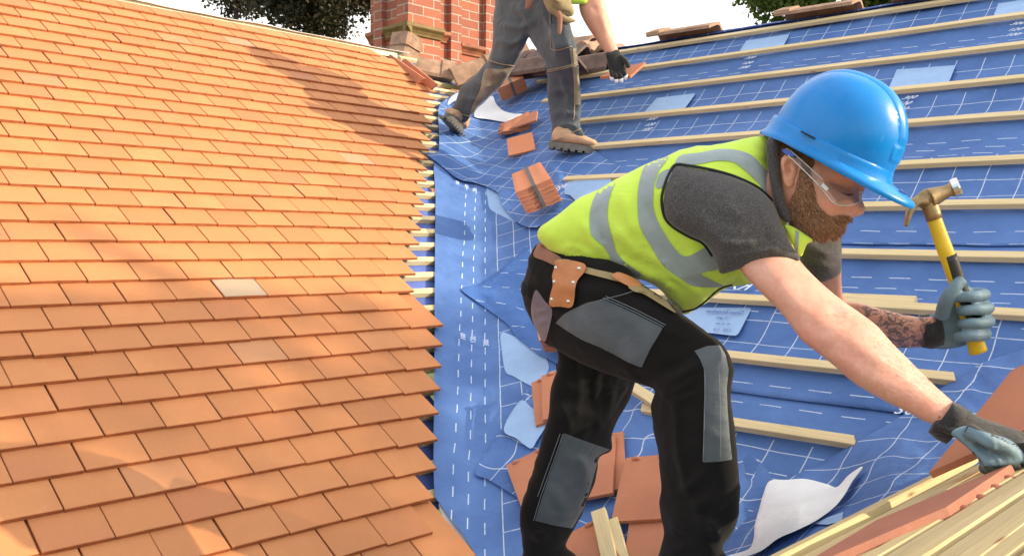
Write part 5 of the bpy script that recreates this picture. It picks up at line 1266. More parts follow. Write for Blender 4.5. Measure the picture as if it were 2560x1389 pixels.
vf = [([(1450, 545), (1482, 592), (1500, 650)], 12, 0.010), ([(1405, 628), (1470, 652), (1545, 672)], 6, 0.014), ([(1400, 622), (1440, 618), (1480, 640)], 7, 0.008), ([(1545, 645), (1620, 690), (1690, 725)], 7, 0.015), ([(1530, 560), (1580, 620), (1620, 680)], 14, 0.009), ([(1650, 640), (1700, 700), (1760, 740)], 10, 0.009),
      ([(1560, 470), (1570, 540), (1600, 600)], 16, 0.010), ([(1610, 440), (1605, 500), (1640, 580)], 14, -0.006), ([(1500, 500), (1490, 560), (1520, 620)], 14, -0.007), ([(1870, 350), (1890, 380), (1925, 400)], 9, 0.009), ([(1700, 395), (1800, 385), (1880, 420)], 14, 0.006), ([(1720, 620), (1780, 690), (1840, 700)], 10, 0.007), ([(1620, 620), (1660, 690), (1700, 760)], 12, 0.006), ([(1470, 620), (1520, 640)], 8, -0.007), ([(1580, 640), (1660, 680)], 9, -0.008)]
VZ = [(1360, 590, 2.10), (1500, 570, 2.08), (1650, 540, 2.04), (1800, 500, 2.01), (1930, 430, 2.00), (1720, 740, 2.07), (1990, 600, 2.03), (1850, 690, 2.04)]
vest = inflate('safety_vest', M['vest'], man, vest_out, VZ, scale=0.64, step=9, folds=vf, maxh=0.165, noise=(0.0025, 1.5, 5))
displace(vest, cloth_noise(0.004, 14, 3)); displace(vest, lambda Wc, no: 0.004 * np.clip(1 - np.abs(vnoise(Wc * np.array((9, 9, 14)), 1, 81)) * 1.6, 0, 1) ** 2)
BV = bvh_of(vest)
S1 = [(1506, 466), (1538, 452), (1528, 480), (1521, 505), (1518, 535), (1522, 565), (1532, 600), (1542, 632), (1566, 658), (1604, 685), (1622, 702), (1594, 695), (1548, 682), (1536, 668), (1512, 620), (1479, 588), (1474, 550), (1477, 518), (1488, 488)]
S2 = [(1618, 408), (1672, 388), (1645, 430), (1634, 470), (1633, 520), (1650, 565), (1686, 620), (1712, 641), (1742, 630), (1770, 620), (1798, 668), (1755, 682), (1760, 690), (1790, 705), (1812, 715), (1775, 718), (1730, 714), (1706, 699), (1660, 666), (1628, 617), (1600, 566), (1594, 512), (1598, 455)]
S2b = [(1647, 436), (1676, 422), (1676, 448), (1642, 472)]
S3 = [(1702, 388), (1750, 381), (1800, 372), (1848, 376), (1882, 390), (1906, 416), (1928, 438), (1936, 480), (1937, 512), (1916, 484), (1895, 456), (1856, 420), (1830, 404), (1788, 402), (1752, 409), (1690, 412)]
S4 = [(1655, 732), (1690, 755), (1712, 778), (1705, 781), (1680, 762)]
for k, P in enumerate((S1, S2, S2b, S3, S4)):
    decal('reflective_strip', M['reflect'], vest, P, BV, off=0.0022, thick=0.003, step=8)
tube_px('armhole_binding', M['black'], vest, [(1780, 640), (1757, 608), (1720, 590), (1681, 566), (1661, 541), (1654, 500), (1661, 464), (1673, 434), (1689, 412), (1723, 414), (1790, 427), (1842, 443), (1897, 470), (1934, 505)], 0.0032, 8, bvh_of(vest, slv), 0.002)
tube_px('hem_binding', M['black'], vest, [(1706, 779), (1737, 771), (1762, 754), (1786, 731), (1806, 718), (1831, 711)], 0.0030, 8, BV, 0.001)
vf2 = inflate('vest_front', M['vest'], vest, [(1962, 562), (1985, 568), (2020, 590), (2032, 600), (2018, 610), (2004, 640), (1992, 632), (1972, 590)], [(1990, 590, 1.925)], scale=0.5, step=5)
decal('front_strip', M['reflect'], vf2, [(1990, 575), (1998, 580), (1994, 636), (1987, 626)], bvh_of(vf2), off=0.002, thick=0.002, step=4, spline=False)
# trousers
near_t = [(1345, 611), (1328, 640), (1312, 700), (1304, 722), (1312, 760), (1326, 795), (1344, 825), (1362, 852), (1387, 866), (1419, 885), (1488, 919), (1558, 944), (1622, 962), (1643, 974), (1633, 1008), (1635, 1057), (1645, 1112), (1652, 1171), (1657, 1226), (1648, 1254), (1653, 1290), (1660, 1330), (1651, 1370), (1646, 1430), (1670, 1490), (1750, 1505), (1820, 1490), (1826, 1430), (1812, 1385), (1803, 1366), (1828, 1332), (1845, 1295), (1847, 1246), (1842, 1171), (1835, 1097), (1828, 1022), (1826, 973), (1834, 925), (1823, 888), (1806, 859), (1771, 833), (1712, 789), (1657, 745), (1602, 708), (1560, 662), (1480, 630), (1400, 605)]
NZ = [(1380, 740, 2.15), (1520, 800, 2.07), (1700, 870, 1.99), (1780, 930, 1.96), (1745, 1100, 1.98), (1745, 1300, 2.02), (1740, 1480, 2.07)]
nf = [([(1650, 960), (1700, 940), (1745, 905)], 11, 0.012), ([(1640, 985), (1690, 975), (1740, 945)], 8, 0.010), ([(1560, 930), (1640, 930), (1720, 895)], 14, -0.007), ([(1655, 1260), (1720, 1270), (1800, 1240)], 16, 0.012), ([(1660, 1330), (1730, 1310), (1820, 1320)], 14, 0.013), ([(1655, 1390), (1740, 1360), (1810, 1385)], 14, 0.012), ([(1700, 1180), (1740, 1260), (1760, 1340)], 12, 0.006),
      ([(1360, 700), (1440, 720), (1530, 730)], 12, 0.006), ([(1330, 760), (1390, 800), (1420, 830)], 14, -0.008), ([(1660, 1060), (1700, 1120), (1720, 1200)], 16, 0.006), ([(1610, 730), (1690, 790), (1770, 850)], 10, 0.004), ([(1380, 830), (1480, 880), (1600, 930)], 12, 0.006), ([(1420, 700), (1500, 760)], 14, 0.006), ([(1690, 1000), (1696, 1120), (1715, 1230)], 8, 0.010), ([(1665, 1235), (1710, 1225), (1760, 1180)], 7, 0.010), ([(1670, 1300), (1740, 1290), (1800, 1330)], 7, 0.011), ([(1690, 1420), (1740, 1390), (1800, 1410)], 9, 0.012), ([(1650, 975), (1685, 1000), (1735, 985)], 6, 0.010), ([(1560, 760), (1640, 810), (1720, 850)], 7, 0.005), ([(1810, 1240), (1780, 1300), (1800, 1350)], 8, 0.010)]
far_t = [(1392, 850), (1398, 900), (1380, 968), (1371, 1037), (1358, 1087), (1344, 1146), (1325, 1206), (1305, 1270), (1299, 1312), (1309, 1350), (1311, 1389), (1300, 1440), (1330, 1480), (1410, 1485), (1442, 1440), (1440, 1389), (1414, 1362), (1429, 1320), (1462, 1262), (1484, 1206), (1494, 1162), (1500, 1138), (1526, 1122), (1528, 1087), (1549, 1037), (1579, 978), (1592, 930), (1580, 860), (1480, 800), (1410, 800)]
FZ = [(1450, 850, 2.22), (1470, 960, 2.28), (1440, 1100, 2.27), (1390, 1250, 2.34), (1370, 1450, 2.40)]
ff_ = [([(1400, 960), (1470, 980), (1550, 960)], 16, 0.010), ([(1380, 1040), (1450, 1030), (1520, 1060)], 16, 0.010), ([(1520, 940), (1530, 1020), (1515, 1100)], 12, 0.012), ([(1400, 1130), (1450, 1160), (1490, 1150)], 12, 0.010), ([(1440, 1140), (1470, 1180), (1460, 1230)], 9, 0.012), ([(1350, 1200), (1400, 1240), (1430, 1300)], 12, 0.008), ([(1315, 1320), (1370, 1350), (1420, 1350)], 12, 0.012), ([(1320, 1290), (1380, 1310)], 9, -0.008), ([(1430, 890), (1450, 960), (1440, 1040)], 8, 0.008), ([(1500, 900), (1490, 980), (1500, 1080)], 7, 0.010), ([(1560, 950), (1545, 1020), (1518, 1080)], 6, 0.010), ([(1390, 1000), (1420, 1050), (1425, 1080)], 7, 0.008), ([(1330, 1340), (1380, 1325), (1410, 1345)], 6, 0.010)]
p1 = inflate_vf(near_t, NZ, scale=0.60, step=9, folds=nf, maxh=0.125); p2 = inflate_vf(far_t, FZ, scale=0.62, step=9, folds=ff_, maxh=0.11)
V, Fc = merge([p1, p2]); trs = mesh('trousers', V, Fc, M['trouser'], man); remesh(trs, 0.005, 3, 0.5)
displace(trs, cloth_noise(0.003, 7, 13))
def ridges(amp, sc3, seed):
    return lambda Wc, no: amp * np.clip(1 - np.abs(vnoise(Wc * np.array(sc3), 1, seed)) * 1.6, 0, 1) ** 2
displace(trs, ridges(0.0040, (8, 8, 14), 71)); displace(trs, ridges(0.0016, (20, 20, 28), 72))
BT = bvh_of(trs)
def seam_line(pts, n=1, gap=5):
    P = catmull(pts, 5, False)
    for k in range(n): tube_px('seam', M['seam'], trs, [(p[0] + gap * k, p[1] - gap * k * 0.5) for p in pts], 0.0009, 6, BT, 0.0035)
pk = decal('thigh_pocket', M['tpanel'], trs, [(1389, 807), (1408, 786), (1429, 774), (1468, 756), (1508, 747), (1580, 780), (1657, 819), (1642, 845), (1627, 869), (1612, 900), (1604, 919), (1570, 905), (1538, 887), (1496, 866), (1454, 849), (1420, 828)], BT, off=0.0025, thick=0.004, step=8, spline=False, bulge=0.004)
kn_ = decal('knee_panel', M['tpanel'], trs, [(1736, 876), (1768, 864), (1800, 862), (1814, 886), (1822, 923), (1817, 968), (1819, 1022), (1825, 1097), (1831, 1148), (1798, 1153), (1756, 1155), (1758, 1100), (1759, 1047), (1761, 980), (1760, 923), (1750, 896)], BT, off=0.0025, thick=0.004, step=8, spline=False)
kf_ = decal('knee_panel', M['tpanel'], trs, [(1411, 1082), (1450, 1097), (1493, 1112), (1526, 1123), (1498, 1137), (1491, 1165), (1478, 1212), (1463, 1262), (1431, 1320), (1384, 1312), (1337, 1300), (1356, 1240), (1374, 1186), (1392, 1135)], BT, off=0.0025, thick=0.004, step=8, spline=False, folds=[([(1440, 1130), (1465, 1170), (1455, 1210)], 9, 0.008), ([(1390, 1230), (1410, 1290)], 10, 0.006)])
decal('side_pocket', M['mauve'], trs, [(1338, 726), (1345, 728), (1362, 752), (1380, 774), (1374, 815), (1362, 854), (1350, 838), (1334, 809), (1328, 780), (1330, 750)], BT, off=0.003, thick=0.004, step=5, folds=[([(1335, 780), (1370, 775)], 5, 0.006), ([(1340, 810), (1368, 800)], 5, 0.005)])
for pts in ([(1508, 744), (1580, 776), (1660, 817)], [(1514, 740), (1586, 772), (1664, 812)], [(1408, 1084), (1390, 1135), (1370, 1190), (1352, 1240), (1334, 1300)], [(1400, 1084), (1382, 1135), (1362, 1190), (1344, 1240)], [(1796, 900), (1800, 1000), (1802, 1150)], [(1762, 925), (1762, 1000), (1758, 1150)], [(1500, 750), (1560, 735), (1600, 720)]):
    tube_px('seam', M['seam'], trs, pts, 0.0008, 6, BT, 0.0068)
# belt, leather loop, holster, pouch
BTV = bvh_of(trs, vest)
belt = decal('tool_belt', M['suede'], man, [(1350, 606), (1372, 625), (1404, 646), (1400, 668), (1362, 652), (1334, 640), (1340, 618)], BTV, off=0.004, thick=0.008, step=6)
decal('belt_canvas', M['canvas'], belt, [(1384, 652), (1420, 648), (1470, 668), (1540, 684), (1600, 700), (1640, 716), (1600, 716), (1540, 702), (1470, 684), (1452, 680), (1400, 672)], BTV, off=0.008, thick=0.006, step=6)
lth = decal('leather_loop', M['leather'], belt, [(1392, 650), (1424, 650), (1462, 660), (1460, 680), (1444, 700), (1438, 720), (1436, 745), (1428, 768), (1400, 766), (1374, 764), (1376, 735), (1382, 712), (1380, 690), (1386, 668)], BTV, off=0.014, thick=0.008, step=6, bulge=0.006)
BLt = bvh_of(lth)
for (x, y) in ((1390, 669), (1448, 671), (1386, 704), (1433, 706), (1380, 748), (1421, 753)):
    r = norm(ray(x, y)); loc, *_ = BLt.ray_cast(Vector((0, 0, 0)), Vector(r), 20)
    if loc is None: continue
    V, Fc = ball_vf(np.array(loc), camv(0.0045, 0, 0), camv(0, 0.0045, 0), camv(0, 0, 0.002), 10, 6); o = mesh('rivet', V, Fc, M['steel'], lth, smooth=True); fixn(o)
decal('leather_holster', M['leather'], belt, [(1534, 684), (1548, 680), (1580, 692), (1612, 708), (1622, 716), (1604, 722), (1570, 714), (1532, 692)], BTV, off=0.016, thick=0.008, step=5, bulge=0.005)
decal('canvas_pouch', M['canvas'], belt, [(1570, 714), (1600, 706), (1630, 716), (1654, 735), (1680, 768), (1690, 782), (1660, 765), (1610, 735), (1585, 728)], BTV, off=0.014, thick=0.008, step=5, bulge=0.008, folds=[([(1590, 720), (1640, 740)], 5, 0.006)])
inflate('belt_buckle', M['black'], belt, [(1304, 706), (1312, 700), (1318, 712), (1316, 736), (1308, 742), (1302, 728)], [(1310, 720, 2.12)], scale=0.7, step=4)
# boots below the frame
def boot(P_ankle, fwd, parent, sole='sole', size=1.0, floor=None, up=None):
    up = Z3 if up is None else norm(up); f = norm(fwd - up * (fwd @ up)); s_ = np.cross(f, up); g = floor
    prof_ = [(-0.085, 0.050, 0.034), (-0.05, 0.062, 0.042), (0.0, 0.075, 0.043), (0.06, 0.060, 0.046), (0.12, 0.046, 0.050), (0.165, 0.036, 0.046), (0.19, 0.022, 0.032)]
    V, Fc = [], []; n = 14
    for (x, h_, w_) in prof_:
        for k in range(n):
            a = 2 * math.pi * k / n; V.append(g + f * x * size + s_ * math.cos(a) * w_ * size + up * (0.030 + h_ * (1 + math.sin(a)) * 0.62) * size)
    for i in range(len(prof_) - 1):
        for k in range(n): a = i * n + k; b = i * n + (k + 1) % n; Fc.append((a, b, b + n, a + n))
    Fc += [tuple(range(n)), tuple((len(prof_) - 1) * n + k for k in range(n))]
    sh_ = tube_vf([g + up * 0.05 * size - f * 0.03, g + up * 0.085 * size - f * 0.045, P_ankle], [0.048 * size, 0.040 * size, 0.032 * size], 16)
    V, Fc = merge([(np.array(V), Fc), sh_]); o = mesh('boot', V, Fc, M['boot'], parent); remesh(o, 0.006, 5)
    V, Fc = [], []
    for zz_ in (0.0, 0.032):
        for k in range(28):
            a = 2 * math.pi * k / 28; x = 0.052 + 0.148 * math.cos(a); wv = 0.048 * (1 - 0.18 * (math.cos(a) < -0.3)) * math.sin(a); V.append(g + f * x * size + s_ * wv * size + up * zz_ * size)
    Fc = [(k, (k + 1) % 28, (k + 1) % 28 + 28, k + 28) for k in range(28)] + [tuple(range(27, -1, -1)), tuple(28 + k for k in range(28))]
    V2 = [(np.array(V), Fc)]
    for k in range(7):
        for sg in (-1, 1): V2.append(box_vf(g + f * (-0.075 + 0.042 * k) * size + s_ * sg * 0.030 * size + up * -0.004 * size, f, s_, up, 0.013 * size, 0.020 * size, 0.007 * size))
    V, Fc = merge(V2); q = mesh(sole, V, Fc, M['sole'], o); fixn(q); return o
def floor_under(P):
    z = max(H(np.array([P[0]]), np.array([P[1]]))[0], -5); return np.array([P[0], P[1], z + 0.03])
boot(an - Z3 * 0.02, camv(0.8, 0, -0.5), man, floor=floor_under(an + camv(0, 0, 0.0)), up=Z3); boot(af_, camv(0.2, 0, 0.9), man, floor=floor_under(af_), up=Z3)
# near glove, gripping the propped tile
gp = [inflate_vf([(2330, 1062), (2356, 1030), (2388, 1008), (2412, 1018), (2445, 1040), (2500, 1058), (2560, 1080), (2600, 1104), (2606, 1130), (2570, 1152), (2535, 1163), (2495, 1168), (2464, 1168), (2450, 1152), (2421, 1122), (2380, 1090), (2352, 1078)], [(2380, 1040, 1.70), (2470, 1100, 1.665), (2590, 1120, 1.66)], scale=0.62, step=7, maxh=0.042,
      folds=[([(2440, 1080), (2490, 1095), (2520, 1120)], 8, 0.007), ([(2470, 1130), (2510, 1110), (2550, 1120)], 7, 0.008), ([(2430, 1100), (2470, 1130)], 6, -0.004), ([(2500, 1130), (2530, 1150)], 5, 0.007), ([(2540, 1090), (2580, 1130)], 7, 0.006)])]
for (x, y, l, z) in ((2462, 1128, 44, 1.655), (2492, 1130, 42, 1.64), (2528, 1128, 42, 1.635), (2566, 1126, 40, 1.64)):
    P = catmull([(x - 4, y - 20, z), (x, y + l * 0.35, z - 0.006), (x + 2, y + l * 0.75, z + 0.008), (x - 2, y + l, z + 0.035)], 5, False); gp.append(tube_vf([at(*p) for p in P], np.linspace(0.0125, 0.0095, len(P)), 12))
P = catmull([(2420, 1075, 1.64), (2470, 1100, 1.615), (2515, 1122, 1.62), (2545, 1150, 1.64)], 5, False); gp.append(tube_vf([at(*p) for p in P], np.linspace(0.015, 0.011, len(P)), 12))
V, Fc = merge(gp); gl = mesh('glove', V, Fc, M['glove_k'], man); remesh(gl, 0.003, 2, 0.4); displace(gl, cloth_noise(0.0015, 40, 31))
BG = bvh_of(gl)
decal('rubber_palm', M['glove'], gl, [(2378, 1082), (2392, 1070), (2416, 1064), (2440, 1072), (2480, 1084), (2520, 1096), (2548, 1118), (2566, 1146), (2575, 1175), (2540, 1184), (2505, 1180), (2470, 1184), (2448, 1160), (2420, 1124), (2392, 1098)], BG, off=0.0035, thick=0.005, step=5, folds=[([(2440, 1100), (2500, 1130)], 5, 0.003), ([(2480, 1100), (2500, 1160)], 4, 0.003)])
cf = tube_vf([at(2352, 1042, 1.705), at(2372, 1056, 1.70), at(2392, 1068, 1.695)], [0.036, 0.038, 0.036], 24); o = mesh('cuff', cf[0], cf[1], M['glove_k'], gl, smooth=True); fixn(o)
# far gloved fist round the hammer
hz = 2.12
fist = [inflate_vf([(2318, 792), (2345, 780), (2352, 752), (2372, 728), (2398, 714), (2425, 716), (2440, 740), (2446, 790), (2440, 840), (2415, 862), (2372, 872), (2345, 872), (2320, 862)], [(2340, 825, 2.165), (2400, 790, 2.165)], scale=0.6, step=7, maxh=0.036)]
for k, (y, ex_) in enumerate(((732, -6), (765, 4), (799, 6), (831, -4))):
    P = catmull([(2412, y + 4, 2.175), (2450 + ex_, y, 2.165), (2468 + ex_, y + 4, 2.125), (2446 + ex_, y + 8, 2.085), (2412 + ex_, y + 10, 2.085), (2396 + ex_, y + 12, 2.105)], 5, False); fist.append(tube_vf([at(*p) for p in P], np.linspace(0.0145, 0.0115, len(P)), 12))
P = catmull([(2356, 790, 2.13), (2366, 752, 2.10), (2384, 722, 2.088), (2404, 700, 2.095)], 5, False); fist.append(tube_vf([at(*p) for p in P], np.linspace(0.018, 0.013, len(P)), 12))
V, Fc = merge(fist); gf = mesh('glove', V, Fc, M['glove'], man); remesh(gf, 0.0032, 1, 0.4); displace(gf, cloth_noise(0.0012, 40, 41))
cf = tube_vf([at(2306, 828, 2.175), at(2325, 828, 2.172), at(2346, 826, 2.17)], [0.038, 0.041, 0.040], 24); o = mesh('cuff', cf[0], cf[1], M['glove_k'], gf, smooth=True); fixn(o)
# hammer
ham = E('hammer', at(2390, 700, hz), 'claw hammer with yellow handle held up in the far gloved fist', 'hammer', kind='thing')
hpts = [(2322, 505, hz), (2345, 575, hz), (2372, 650, hz), (2402, 740, hz + 0.005), (2428, 820, hz + 0.01), (2446, 880, hz + 0.015)]
Ph = catmull(hpts, 6, False); PhW = np.array([at(*p) for p in Ph]); tt_ = np.linspace(0, 1, len(Ph))
V, Fc = tube_vf(PhW, np.interp(tt_, [0, 0.1, 0.35, 0.6, 0.92, 1.0], [0.017, 0.0165, 0.0185, 0.0165, 0.020, 0.0215]), 14, squash=0.72, side=camv(1, 0, 0)); o = mesh('handle', V, Fc, M['hyellow'], ham, smooth=True); fixn(o)
sel = (tt_ > 0.36) & (tt_ < 0.86); V, Fc = tube_vf(PhW[sel] + camv(0.004, 0.002, -0.0012), 0.0175, 14, squash=0.80, side=camv(1, 0, 0)); o = mesh('grip', V, Fc, M['hblack'], o, smooth=True); fixn(o)
V, Fc = tube_vf(PhW[:5] + camv(0, 0, 0), np.linspace(0.0195, 0.0185, 5), 12, squash=0.8, side=camv(1, 0, 0)); o2 = mesh('neck_collar', V, Fc, M['rust'], ham, smooth=True); fixn(o2)
hparts = []
P = catmull([(2320, 497, hz), (2345, 487, hz), (2368, 478, hz), (2384, 472, hz)], 5, False); n_p = len(P); hparts.append(tube_vf([at(*p) for p in P], np.interp(np.linspace(0, 1, n_p), [0, 0.25, 0.6, 0.8, 1], [0.025, 0.021, 0.015, 0.015, 0.020]), 18, side=camv(0, 0, 1)))
hparts.append(ball_vf(at(2316, 499, hz), camv(0.024, -0.006, 0), camv(0.006, 0.022, 0), camv(0, 0, 0.017), 16, 10))
for s_ in (-1, 1):
    P = catmull([(2312, 500, hz + s_ * 0.003), (2290, 505, hz + s_ * 0.008), (2274, 528, hz + s_ * 0.012), (2264, 566, hz + s_ * 0.014)], 5, False); hparts.append(tube_vf([at(*p) for p in P], np.linspace(0.019, 0.005, len(P)), 12, squash=0.7, side=camv(1, 0, 0)))
V, Fc = merge(hparts); hh = mesh('head', V, Fc, M['rust'], ham); remesh(hh, 0.0022, 2, 0.4)
fa = norm(at(2390, 468, hz) - at(2345, 487, hz)); fa = norm(fa + camv(0.0, 0, -0.45)); f0 = at(2382, 472, hz)
V, Fc = tube_vf([f0, f0 + fa * 0.012, f0 + fa * 0.016], [0.0215, 0.0225, 0.021], 24, side=camv(0, 1, 0)); o = mesh('striking_face', V, Fc, M['steel'], ham); fixn(o)
# ------------------------------------------------------------------ standing worker at the top
M['trouser2'] = mat_cloth('grey_work_trouser', (0.062, 0.078, 0.092), 0.85, 0.22, 500, 0.15, 0.5, 12); M['tan_seam'] = mat_cloth('dusty_seam', (0.30, 0.25, 0.17), 0.85)
ftZ = depth(onR(1440, 370, 0.03)); fbZ = depth(surf(1125, 330)) - 0.05; hipZ = 4.95
print('second man', ftZ, fbZ)
mn2 = E('person', onR(1400, 375), 'standing worker cut off at the waist, in dusty grey trousers, one glove holding a tile', 'person', kind='thing')
tr2 = [(1245, -70), (1238, -10), (1236, 23), (1231, 58), (1233, 95), (1226, 133), (1201, 172), (1168, 206), (1150, 222), (1139, 252), (1120, 279), (1117, 287), (1136, 300), (1160, 309), (1172, 301), (1186, 279), (1220, 246), (1257, 211), (1280, 180), (1303, 136), (1313, 110), (1322, 89), (1337, 120), (1360, 152), (1367, 184), (1367, 225), (1372, 274), (1379, 317), (1381, 362), (1410, 364), (1442, 353), (1462, 338), (1450, 312), (1453, 259), (1450, 216), (1446, 173), (1443, 121), (1428, 66), (1422, 29), (1424, -20), (1420, -75)]
Z2 = [(1330, -40, hipZ), (1330, 60, hipZ), (1250, 150, (hipZ + fbZ) / 2 - 0.1), (1150, 270, fbZ - 0.05), (1400, 120, hipZ - 0.24), (1410, 240, ftZ + 0.14), (1420, 340, ftZ + 0.02)]
f2_ = [([(1250, 60), (1300, 70), (1340, 50)], 6, 0.03), ([(1240, 100), (1280, 110), (1310, 95)], 6, 0.03), ([(1210, 165), (1240, 180), (1275, 175)], 7, 0.04), ([(1190, 200), (1220, 215), (1250, 205)], 6, 0.03), ([(1150, 240), (1180, 250), (1200, 245)], 5, 0.03), ([(1380, 165), (1410, 170), (1440, 165)], 6, 0.03), ([(1375, 230), (1410, 225), (1440, 240)], 6, 0.03), ([(1380, 290), (1410, 280), (1445, 290)], 6, 0.03),
       ([(1385, 320), (1420, 310), (1450, 318)], 5, 0.035), ([(1350, 20), (1380, 90), (1390, 150)], 7, 0.03), ([(1400, 190), (1420, 250), (1410, 300)], 6, 0.025), ([(1290, 10), (1330, 60)], 7, 0.03), ([(1270, 130), (1300, 110)], 5, -0.02)]
V, Fc = inflate_vf(tr2, Z2, scale=0.62, step=5, folds=f2_, maxh=0.16); t2 = mesh('trousers', V, Fc, M['trouser2'], mn2); remesh(t2, 0.011, 2, 0.5); displace(t2, cloth_noise(0.008, 9, 51))
BT2 = bvh_of(t2)
decal('knee_pocket', mat_cloth('dusty_knee', (0.24, 0.20, 0.14), 0.9, 0.35, 300, 0.2, 0.5, 14), t2, [(1216, 172), (1250, 174), (1284, 168), (1275, 190), (1240, 225), (1200, 262), (1185, 282), (1172, 296), (1182, 262), (1200, 225), (1206, 195)], BT2, off=0.006, thick=0.006, step=5, bulge=0.008, folds=[([(1220, 190), (1260, 185)], 5, 0.02), ([(1205, 225), (1235, 210)], 5, 0.02), ([(1225, 200), (1245, 215)], 4, -0.015)])
decal('cargo_pocket', M['trouser2'], t2, [(1374, 60), (1420, 60), (1430, 115), (1384, 125), (1378, 100)], BT2, off=0.01, thick=0.008, step=5, spline=False, bulge=0.01)
for pts in ([(1368, 176), (1400, 170), (1444, 158)], [(1368, 180), (1400, 174), (1444, 162)], [(1432, 120), (1437, 200), (1436, 280), (1434, 300)], [(1214, 148), (1250, 160), (1290, 166)], [(1126, 268), (1150, 284), (1176, 292)], [(1384, 345), (1420, 336), (1452, 322)], [(1376, 20), (1376, 100), (1384, 126), (1430, 116)]):
    tube_px('seam', M['tan_seam'], t2, pts, 0.0028, 6, BT2, 0.006)
decal('side_strip', M['tan_seam'], t2, [(1424, 122), (1444, 122), (1448, 200), (1450, 262), (1436, 262), (1434, 200)], BT2, off=0.005, thick=0.005, step=5, spline=False)
# his body (above the frame too, it throws the long shadow on the tiles)
shd = at(1490, -170, hipZ - 0.05); hd2 = at(1572, -235, hipZ - 0.10); hipc = at(1335, -30, hipZ)
bp = [tube_vf(catmull([hipc - camv(0, -0.15, 0), hipc, (hipc + shd) / 2 + camv(-0.03, -0.02, 0), shd], 6, False), [0.08] * 7 + [0.12] * 6 + [0.15] * 4 + [0.10] * 2, 22, squash=0.8),
      tube_vf([shd, (shd + hd2) / 2, hd2], [0.07, 0.062, 0.065], 14), ball_vf(hd2 + camv(0.03, -0.03, 0), camv(0.10, 0.02, 0), camv(-0.02, 0.12, 0), camv(0, 0, 0.085), 18, 12),
      ball_vf(hd2 + camv(0.12, 0.0, -0.01), camv(0.02, 0, 0), camv(0, 0.022, 0), camv(0, 0, 0.014), 10, 6)]
am = [(1470, -190), (1462, -100), (1448, -20), (1447, 12), (1451, 35), (1467, 66), (1493, 104), (1514, 134), (1530, 150), (1552, 146), (1545, 122), (1532, 81), (1520, 37), (1513, 0), (1515, -60), (1522, -130), (1512, -200)]
bp.append(inflate_vf(am, [(1490, -200, hipZ - 0.1), (1485, 0, 4.78), (1530, 130, 4.72)], scale=0.6, step=6, folds=[([(1478, 10), (1495, 35)], 6, -0.012), ([(1500, 20), (1520, 90)], 8, 0.012)]))
rsh = shd + camv(-0.05, 0.02, 0.20); bp.append(tube_vf(catmull([shd + camv(0, 0, 0.1), rsh, rsh + camv(-0.08, 0.16, 0.08), rsh + camv(-0.16, 0.24, -0.02)], 5, False), np.linspace(0.06, 0.034, 16), 12))
_zt = tps(Z2)
for pl in (((1320, -20), (1270, 100), (1225, 175), (1180, 240), (1146, 285)), ((1350, -20), (1385, 70), (1406, 165), (1411, 250), (1418, 330))):
    bp.append(tube_vf([at(x, y, float(_zt(np.array([[x, y]]))[0]) + 0.015) for x, y in pl], [0.06, 0.05, 0.036, 0.034, 0.034], 14))
V, Fc = merge(bp); b2 = mesh('body', V, Fc, M['skin'], mn2); remesh(b2, 0.009, 4, 0.5)
V, Fc = tube_vf(catmull([hipc + camv(0.02, 0.02, 0), (hipc + shd) / 2 + camv(-0.03, -0.02, 0), shd], 8, False), [0.155] * 6 + [0.165] * 7 + [0.165] * 2 + [0.12] * 2, 24, squash=0.85); vs2 = mesh('safety_vest', V, Fc, M['vest'], mn2); remesh(vs2, 0.012, 3)
helmet(hd2 + camv(0.04, -0.07, 0), camv(0.85, 0.5, 0), camv(0.5, -0.85, 0), mn2, M['helmet'])
# pouches hanging from his belt
inflate('belt_pouch', M['canvas'], mn2, [(1352, -30), (1420, -30), (1428, 5), (1436, 30), (1428, 42), (1414, 38), (1440, 52), (1420, 58), (1400, 50), (1385, 38), (1372, 30), (1360, 8)], [(1395, 0, hipZ - 0.30)], scale=0.6, step=5, folds=[([(1380, 10), (1400, 30), (1430, 36)], 4, -0.02), ([(1370, -10), (1400, 5)], 5, 0.02)])
inflate('leather_tab', M['suede'], mn2, [(1314, -30), (1336, -30), (1334, 0), (1328, 18), (1322, 24), (1313, 22), (1314, 5)], [(1325, 0, hipZ - 0.20)], scale=0.5, step=4); inflate('belt_strap', M['suede'], mn2, [(1392, 30), (1404, 32), (1406, 60), (1402, 84), (1394, 84), (1394, 60)], [(1400, 60, hipZ - 0.36)], scale=0.5, step=4)
inflate('vest_hem', M['vest'], vs2, [(1420, -20), (1470, -20), (1468, 8), (1450, 11), (1424, 8)], [(1445, 0, 4.74)], scale=0.6, step=4)
# boots
fl2 = onR(1405, 372, 0.022 + 0.012)
boot(at(1420, 338, ftZ + 0.09), at(1510, 345, ftZ - 0.02) - at(1400, 365, ftZ + 0.02), mn2, floor=at(1412, 373, ftZ), up=norm(Z3 + camv(0.15, 0, 0)), size=0.92)
boot(at(1148, 280, fbZ - 0.02), camv(-0.35, 0.25, -0.6), mn2, floor=at(1138, 322, fbZ), up=norm(Z3 * 1.0 + camv(0.55, 0, 0.1)), size=0.95)
